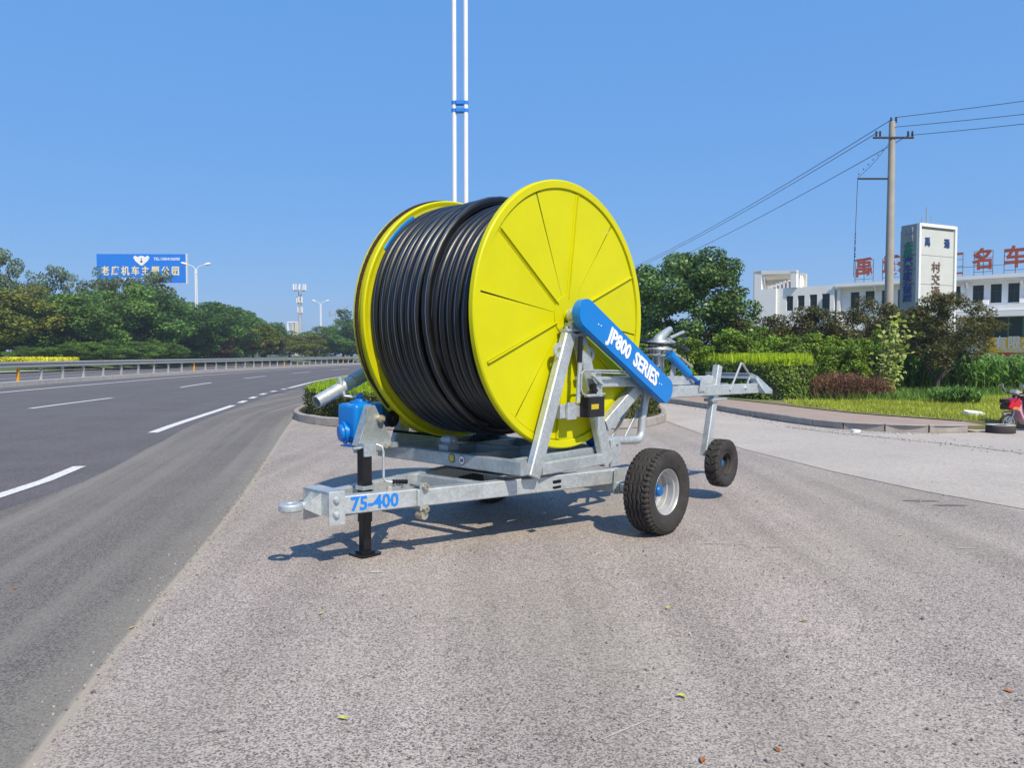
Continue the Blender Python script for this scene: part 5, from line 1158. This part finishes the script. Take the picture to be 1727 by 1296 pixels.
def hedge(name, label, poly, z0, z1, m_side, m_top, n_side, n_top, size, shoot=.0, group=None, shoots_n=0, belly=.05):
    r = thing(name, label, 'hedge', (0, 0, 0), 0, group); c = np.mean(poly, 0); P_ = [Vector(p) for p in poly]; n = len(P_)
    inn = [Vector(c).lerp(p, 1)-(p-Vector(c)).normalized()*.10 for p in P_]
    g = G(); g.prism([(p.x, p.y, z0) for p in inn], (0, 0, z1-z0-.07)); g.done('inner_shade_block', M['hedge_core'], r)  # solid block behind the leaves, coloured dark as inner shade
    per = [(P_[(i+1) % n]-P_[i]).length for i in range(n)]; pr = np.array(per)/sum(per); id_ = RNG.choice(n, n_side, p=pr); t = RNG.uniform(0, 1, n_side)
    A = np.array([P_[i][:] for i in range(n)]); B = np.roll(A, -1, 0); xy = A[id_]*(1-t[:, None])+B[id_]*t[:, None]; d = B[id_]-A[id_]; nr = np.column_stack([d[:, 1], -d[:, 0]]); nr /= np.linalg.norm(nr, axis=1)[:, None]
    sgn = np.sign(np.sum(nr*(xy-c), 1)); nr *= sgn[:, None]; z = z0+(z1-z0)*RNG.uniform(0, 1, n_side)
    wob = .06*np.sin(xy[:, 0]*5+z*4)+.05*np.sin(xy[:, 1]*4.3-z*6)
    xy = xy+nr*(wob+RNG.normal(0, belly, n_side)-.04)[:, None]
    link('side_leaves', fast_mesh('side_leaves', leaves(np.column_stack([xy, z]), np.column_stack([nr, np.full(n_side, .35)]), size, .6, .55)), m_side, r)
    tp = scatter([p[:] for p in P_], n_top, RNG); tz = z1+.03*np.sin(tp[:, 0]*4)+.03*np.sin(tp[:, 1]*5.1)+RNG.normal(0, .03, n_top)
    link('top_leaves', fast_mesh('top_leaves', leaves(np.column_stack([tp, tz]), np.tile([0, 0, 1.], (n_top, 1)), size, .6, .6)), m_top, r)
    if shoots_n:
        sp2 = scatter([p[:] for p in P_], shoots_n, RNG); link('shoots', fast_mesh('shoots', blades(sp2, z1-.1, .12, .12+shoot, size*.28, .18)), m_top, r)
    return r
M['hedge_core'] = mat('hedge_inner_shade', (.045, .05, .022), .95, 0, .4, 8)  # dark colour standing for the shade inside the hedge
M['lf_isl'] = leaf_mat('foliage_island_side', (0.046, 0.078, 0.016), (0.156, 0.156, 0.039), .25, .6, .3); M['lf_isl_top'] = leaf_mat('foliage_island_top_sunlit', (0.230, 0.368, 0.010), (0.422, 0.607, 0.026), .35, .6, .15)  # top leaves are lighter green, with sunlit brightness also painted into them
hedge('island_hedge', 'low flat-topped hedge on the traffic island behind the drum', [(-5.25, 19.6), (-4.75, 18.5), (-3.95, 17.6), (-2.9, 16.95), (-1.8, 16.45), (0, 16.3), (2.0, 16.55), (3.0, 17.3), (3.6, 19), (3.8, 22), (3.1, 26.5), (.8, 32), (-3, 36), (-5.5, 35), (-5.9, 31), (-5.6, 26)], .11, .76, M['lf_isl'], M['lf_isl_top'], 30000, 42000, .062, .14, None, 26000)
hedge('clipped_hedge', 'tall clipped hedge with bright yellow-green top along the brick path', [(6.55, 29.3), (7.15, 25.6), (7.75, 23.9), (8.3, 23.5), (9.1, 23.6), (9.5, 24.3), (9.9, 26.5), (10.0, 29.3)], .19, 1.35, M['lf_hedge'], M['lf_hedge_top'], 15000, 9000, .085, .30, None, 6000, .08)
# low red shrub
rs = thing('red_shrub', 'low dull-red shrub at the right end of the clipped hedge', 'shrub', (0, 0, 0))
p_ = scatter([(9.15, 23.4), (10.3, 23.0), (11.7, 23.5), (11.8, 24.8), (9.6, 24.8)], 5200, RNG); hz = .19+.85*RNG.uniform(0, 1, 5200)**.8*(1-.25*np.abs(p_[:, 0]-10.2))
link('foliage', fast_mesh('foliage', leaves(np.column_stack([p_, hz]), np.tile([0, -.5, .7], (5200, 1)), .075, .5)), M['lf_redshrub'], rs)
p_ = scatter([(9.15, 23.4), (10.3, 23.1), (11.6, 23.6), (11.6, 24.7), (9.6, 24.7)], 700, RNG); link('stem', fast_mesh('stem', blades(p_, .19, .4, .95, .012, .2)), M['lf_brown'], rs)
# corn field: tall arching leaves
def corn(xy, z, hmin, hmax, nl=8, ll=.75, wd=.035):
    Q = []; rg = RNG
    for (x, y) in xy:
        h = rg.uniform(hmin, hmax); Q.append([(x-.012, y, z), (x+.012, y, z), (x+.01, y, z+h), (x-.01, y, z+h)])
        for k in range(nl):
            a = rg.uniform(0, 2*pi); zz_ = z+h*(.2+.8*k/nl); c_, s_ = math.cos(a), math.sin(a); L1 = ll*rg.uniform(.6, 1.1); px_, py_ = -s_*wd, c_*wd; pr = None
            for t, zt, wf in ((0, 0, .5), (.3, .36, 1), (.62, .50, .9), (1., .30, .08)):
                cur = (x+c_*L1*t*.75, y+s_*L1*t*.75, zz_+L1*zt)
                if pr: Q.append([(pr[0]-px_*pw, pr[1]-py_*pw, pr[2]), (pr[0]+px_*pw, pr[1]+py_*pw, pr[2]), (cur[0]+px_*wf, cur[1]+py_*wf, cur[2]), (cur[0]-px_*wf, cur[1]-py_*wf, cur[2])])
                pr = cur; pw = wf
    return np.array(Q)
cf = scatter([(12.6, 27.8), (16, 27.6), (21, 27.2), (27, 28), (30, 34), (14, 34)], 1500, RNG)
link('corn_field', fast_mesh('corn', corn(cf, .19, .85, 1.2)), M['lf_corn'], kind='stuff', label='field of young green corn behind the lawn', category='corn')
wc = scatter([(11.9, 21.6), (12.9, 21.2), (13.3, 22.2), (12.2, 22.6)], 60, RNG)
wd_ = thing('broadleaf_weed', 'clump of arching strap-leaved weed in the middle of the lawn', 'plant')
link('foliage', fast_mesh('foliage', corn(wc, .19, .15, .35, 7, .5, .022)), M['lf_corn'], wd_)
# grass on the lawn
lp = [(7.9, 21.2), (8.4, 18.9), (9.0, 17.6), (9.8, 16.3), (10.8, 16.55), (12.5, 17.1), (16, 17.6), (21, 18), (24, 27), (13, 28), (11.9, 23.4), (10, 22.9), (8.1, 23.2)]
gp = scatter(lp, 60000, RNG); hn = .5+.5*np.sin(gp[:, 0]*2.1)*np.sin(gp[:, 1]*1.7)
link('grass', fast_mesh('grass', blades(gp, .185, .03, .13, .009, .5)), M['lf_grass'], kind='stuff', label='rough sunlit grass between the brick path and the corn', category='grass')
gp = scatter([(8.6, 23.2), (11.8, 22.6), (15, 25), (21, 25.5), (21, 27.5), (12.2, 27), (11.4, 24)], 9000, RNG); link('weeds', fast_mesh('weeds', blades(gp, .185, .1, .32, .012, .4)), M['lf_mid'], kind='stuff', label='taller weeds at the foot of the shrubs', category='weeds')

# ================================================================== SMALL THINGS
# old tyre lying by the kerb
tl = thing('loose_tyre', 'old black tyre lying flat at the end of the kerb beside the scooter', 'tyre', (9.93, 15.62, .08))
g = G(); g.lathe([(.155, -.07), (.20, -.085), (.255, -.075), (.27, -.05), (.262, -.02), (.27, 0), (.262, .02), (.27, .05), (.255, .075), (.20, .085), (.155, .07), (.16, 0)], (0, 0, 0), (0, 0, 1), 40, closed=True); g.done('casing', M['rubber_dusty'], tl, ang=50)
g = G(); g.lathe([(.12, .088), (.262, .092), (.262, .084), (.12, .080)], (0, 0, 0), (0, 0, 1), 36, closed=True); g.done('cardboard_ring', M['far_pave'], tl)
# white slab
sb = G(); sb.box((0, 0, 0), (.44, .34, .07), None, 0, .1); s_o = sb.done('white_slab', M['white_wall'], label='pale flat slab lying in the grass left of the scooter', category='slab'); s_o.location = (10.58, 17.6, .25); s_o.rotation_euler = (.16, .06, .15)
rk = G(); rk.box((0, 0, 0), (.2, .13, .05), None, 0, .03); r_o = rk.done('stone', M['white_wall'], label='small white stone at the foot of the path kerb', category='stone'); r_o.location = (7.05, 15.75, .03); r_o.rotation_euler = (.1, .05, .4)

# scooter, cut by the right edge of the photograph
sc = thing('electric_scooter', 'pink electric scooter with red front panel parked at the right edge', 'scooter', (10.33, 16.0, .0), .12)
M['pink'] = mat('pink_plastic', (.66, .33, .42), .35, 0, .05, 4); M['redp'] = mat('red_plastic', (.55, .01, .03), .25, 0, .1, 5); M['cloth'] = mat('dark_cloth', (.05, .055, .065), .9, 0, .4, 14, .4, 30); M['chrome'] = mat('chrome', (.6, .6, .6), .2, .9)
def swheel(x):
    r = bpy.data.objects.new('wheel', None); COL.objects.link(r); r.parent = sc; r.location = (x, 0, .185)
    g = G(); g.lathe([(.13, -.02), (.15, -.032), (.178, -.028), (.185, 0), (.178, .028), (.15, .032), (.13, .02)], (0, 0, 0), (0, 1, 0), 32, closed=True); g.done('tyre', M['rubber_dusty'], r, ang=50)
    g = G(); g.lathe([(.13, -.02), (.118, -.02), (.118, .02), (.13, .02)], (0, 0, 0), (0, 1, 0), 28, closed=True)
    for k in range(5): a = k*2*pi/5; g.bar((0, 0, 0), (.12*math.cos(a), 0, .12*math.sin(a)), .02, .016)
    g.cyl((0, -.04, 0), (0, .04, 0), .03, 12); g.done('rim', M['chrome'], r)
swheel(0); swheel(1.0)
g = G(); 
for s in (-1, 1): g.tube([(0, s*.05, .185), (.09, s*.05, .42)], .014, 8); 
g.tube([(.09, 0, .40), (.17, 0, .72)], .022, 8); g.done('fork', M['chrome'], sc)
g = G(); g.tube([(-.13, 0, .36), (-.03, 0, .395), (.08, 0, .37)], .035, 8); g.done('mudguard', M['chrome'], sc, smooth=True)
g = G(); o_ = [(.02, .44), (.10, .60), (.20, .66), (.26, .52), (.32, .30), (.42, .20), (.85, .20), (.85, .14), (.38, .13), (.25, .26), (.16, .44)]
g.prism([(x, -.11, z) for x, z in o_], (0, .22, 0)); g.done('leg_shield', M['pink'], sc)
g = G(); g.prism([(x, -.13, z) for x, z in [(-.10, .50), (-.06, .60), (.02, .68), (.14, .70), (.18, .58), (.12, .46)]], (0, .26, 0)); g.done('front_panel', M['redp'], sc)
g = G(); g.box((-.10, 0, .63), (.12, .18, .08), None, 0, .02); g.box((-.09, 0, .51), (.12, .16, .1), None, 0, .02); g.done('headlight', M['black'], sc)
g = G(); g.prism([(x, -.135, z) for x, z in [(-.02, .47), (.12, .47), (.12, .505), (.02, .515)]], (0, .27, 0)); g.done('indicator', M['orange'], sc)
g = G(); g.tube([(.10, -.32, .86), (.14, -.22, .80), (.18, 0, .76), (.14, .22, .80), (.10, .32, .86)], .016, 8); g.done('handlebar', M['black'], sc, smooth=True)
g = G()
for s in (-1, 1): g.tube([(.12, s*.22, .80), (.06, s*.26, .93)], .006, 6); g.box((.05, s*.27, .95), (.02, .12, .07), None, 0, .01)
g.done('mirror', M['chrome'], sc)
g = G(); g.box((.16, 0, .80), (.16, .20, .08), Matrix.Rotation(.5, 3, 'Y'), 0, .02); g.done('dashboard', M['far_pave'], sc)
g = G(); g.prism([(x, -.16, z) for x, z in [(.20, .74), (.30, .74), (.44, .30), (.34, .24), (.24, .46)]], (0, .32, 0)); g.done('leg_blanket', M['cloth'], sc)
g = G(); g.prism([(x, -.13, z) for x, z in [(.62, .56), (.72, .62), (1.2, .60), (1.22, .54), (.65, .50)]], (0, .26, 0)); g.done('seat', M['black'], sc)
g = G(); g.prism([(x, -.10, z) for x, z in [(.66, .50), (1.22, .52), (1.12, .34), (.85, .20), (.70, .20)]], (0, .2, 0)); g.done('rear_body', M['pink'], sc)

# fallen leaves, each its own thing
FL = [(-.74, 3.31, 'yellow leaf at the lower centre left of the asphalt', 'y'), (.79, 3.53, 'bright yellow-green leaf on the asphalt below the main wheel', 'y'), (-1.17, 4.67, 'pale yellow leaf on the asphalt below the support jack', 'y'), (.98, 4.78, 'yellow-green leaf on the asphalt under the main wheel, farther from the camera', 'y'), (1.74, 4.54, 'small yellow leaf on the asphalt right of the main wheel', 'y'), (2.35, 3.59, 'brown curled leaf near the right edge of the asphalt', 'b'), (.75, 2.97, 'orange-brown leaf cut by the bottom edge of the photo', 'b'), (1.07, 3.05, 'tiny brown leaf near the bottom edge right of centre', 'b'), (-2.21, 4.42, 'yellow leaf on the dusty road edge', 'y'), (-3.38, 5.19, 'brown leaf on the dark asphalt at the left edge', 'b'), (3.42, 6.72, 'pale yellow leaf on the asphalt at the far right', 'y')]
M['leaf_y'] = mat('fallen_yellow', (.42, .42, .06), .7, 0, .15, 30); M['leaf_b'] = mat('fallen_brown', (.32, .13, .04), .7, 0, .25, 30)
for x, y, lab, k in FL:
    g = G(); s_ = random.uniform(.013, .021); c_ = random.uniform(.25, .5)
    o_ = [(-1, 0, .2), (-.5, .42, .1), (.1, .5, .35), (.7, .28, .3), (1.15, 0, .1), (.7, -.28, .4), (.1, -.5, .5), (-.5, -.42, .3)]
    v_ = [(0, 0, .05)]+[(a*s_*1.3, b*s_*1.3, c*s_) for a, b, c in o_]; v_[0] = (0, 0, .0)
    g.add(v_, [(0, i+1, (i+1) % 8+1) for i in range(8)]); o = g.done('fallen_leaf', M['leaf_y'] if k == 'y' else M['leaf_b'], fix=False, label=lab, category='leaf', group='leaves fallen on the asphalt'); o.location = (x, y, .004 if k == 'b' else .009); o.rotation_euler = (0, random.uniform(-.2, .2), random.uniform(0, 6))
g = G(); M['pebble'] = mat('pebble', (.30, .27, .24), .9, 0, .5, 40, island=.5)
for i in range(2600):
    if i < 1100: y = random.uniform(2.6, 12); x = float(np.interp(y, [p.y for p in EDGE], [p.x for p in EDGE]))+random.gauss(.02, .10)
    else: y = 2.7+9*random.random()**1.7; x = random.uniform(-.35, .75)*y
    q = random.uniform(.002, .0055)*(1.0 if random.random() < .93 else 1.8)
    g.box((x, y, .006+q*.35), (q*2.2, q*1.6, q*1.2), Matrix.Rotation(random.random()*6, 3, 'Z') @ Matrix.Rotation(random.uniform(-.4, .4), 3, 'Y'), 0, q*.4)
g.done('pebbles', M['pebble'], kind='stuff', fix=False)
M['scuff'] = mat('white_scuff', (.5, .47, .45), .9, 0, .1, 20); M['stain'] = mat('dark_stain', (.16, .15, .15), .9, 0, .2, 8)
for (x, y, l_, w_, a, mm) in [(3.55, 12.45, .5, .012, 0, 'scuff') if False else (1.77, 6.45, .30, .010, -.1, 'scuff'), (.48, 3.22, .18, .005, .65, 'scuff'), (2.2, 6.35, .10, .012, .1, 'scuff'), (3.75, 6.3, .16, .012, -.05, 'scuff'), (-1.0, 5.6, .06, .02, 0, 'scuff'), (4.45, 8.35, .28, .05, -.1, 'stain'), (4.62, 8.1, .22, .05, 0, 'stain'), (-1.25, 3.2, .045, .012, .2, 'stain')]:
    n = 14; g = G(); g.add([(0, 0, 0)]+[(l_*math.cos(2*pi*k/n)*random.uniform(.6, 1.1), w_*math.sin(2*pi*k/n)*random.uniform(.6, 1.1), 0) for k in range(n)], [(0, k+1, (k+1) % n+1) for k in range(n)])
    o = g.done('paint_scuff' if mm == 'scuff' else 'stain', M[mm], fix=False, **ST); o.location = (x, y, .0045); o.rotation_euler = (0, 0, a)

# thin summer haze over everything
hz = bpy.data.materials.new('haze'); hz.use_nodes = True; n = hz.node_tree; n.nodes.clear(); ho = n.nodes.new('ShaderNodeOutputMaterial'); pv_ = n.nodes.new('ShaderNodeVolumePrincipled')
pv_.inputs['Color'].default_value = (.92, .95, 1, 1); pv_.inputs['Density'].default_value = .0007; pv_.inputs['Anisotropy'].default_value = .3; n.links.new(pv_.outputs[0], ho.inputs['Volume'])
g = G(); g.box((0, 400, 15.2), (1600, 1200, 33)); g.done('haze', hz, kind='stuff')
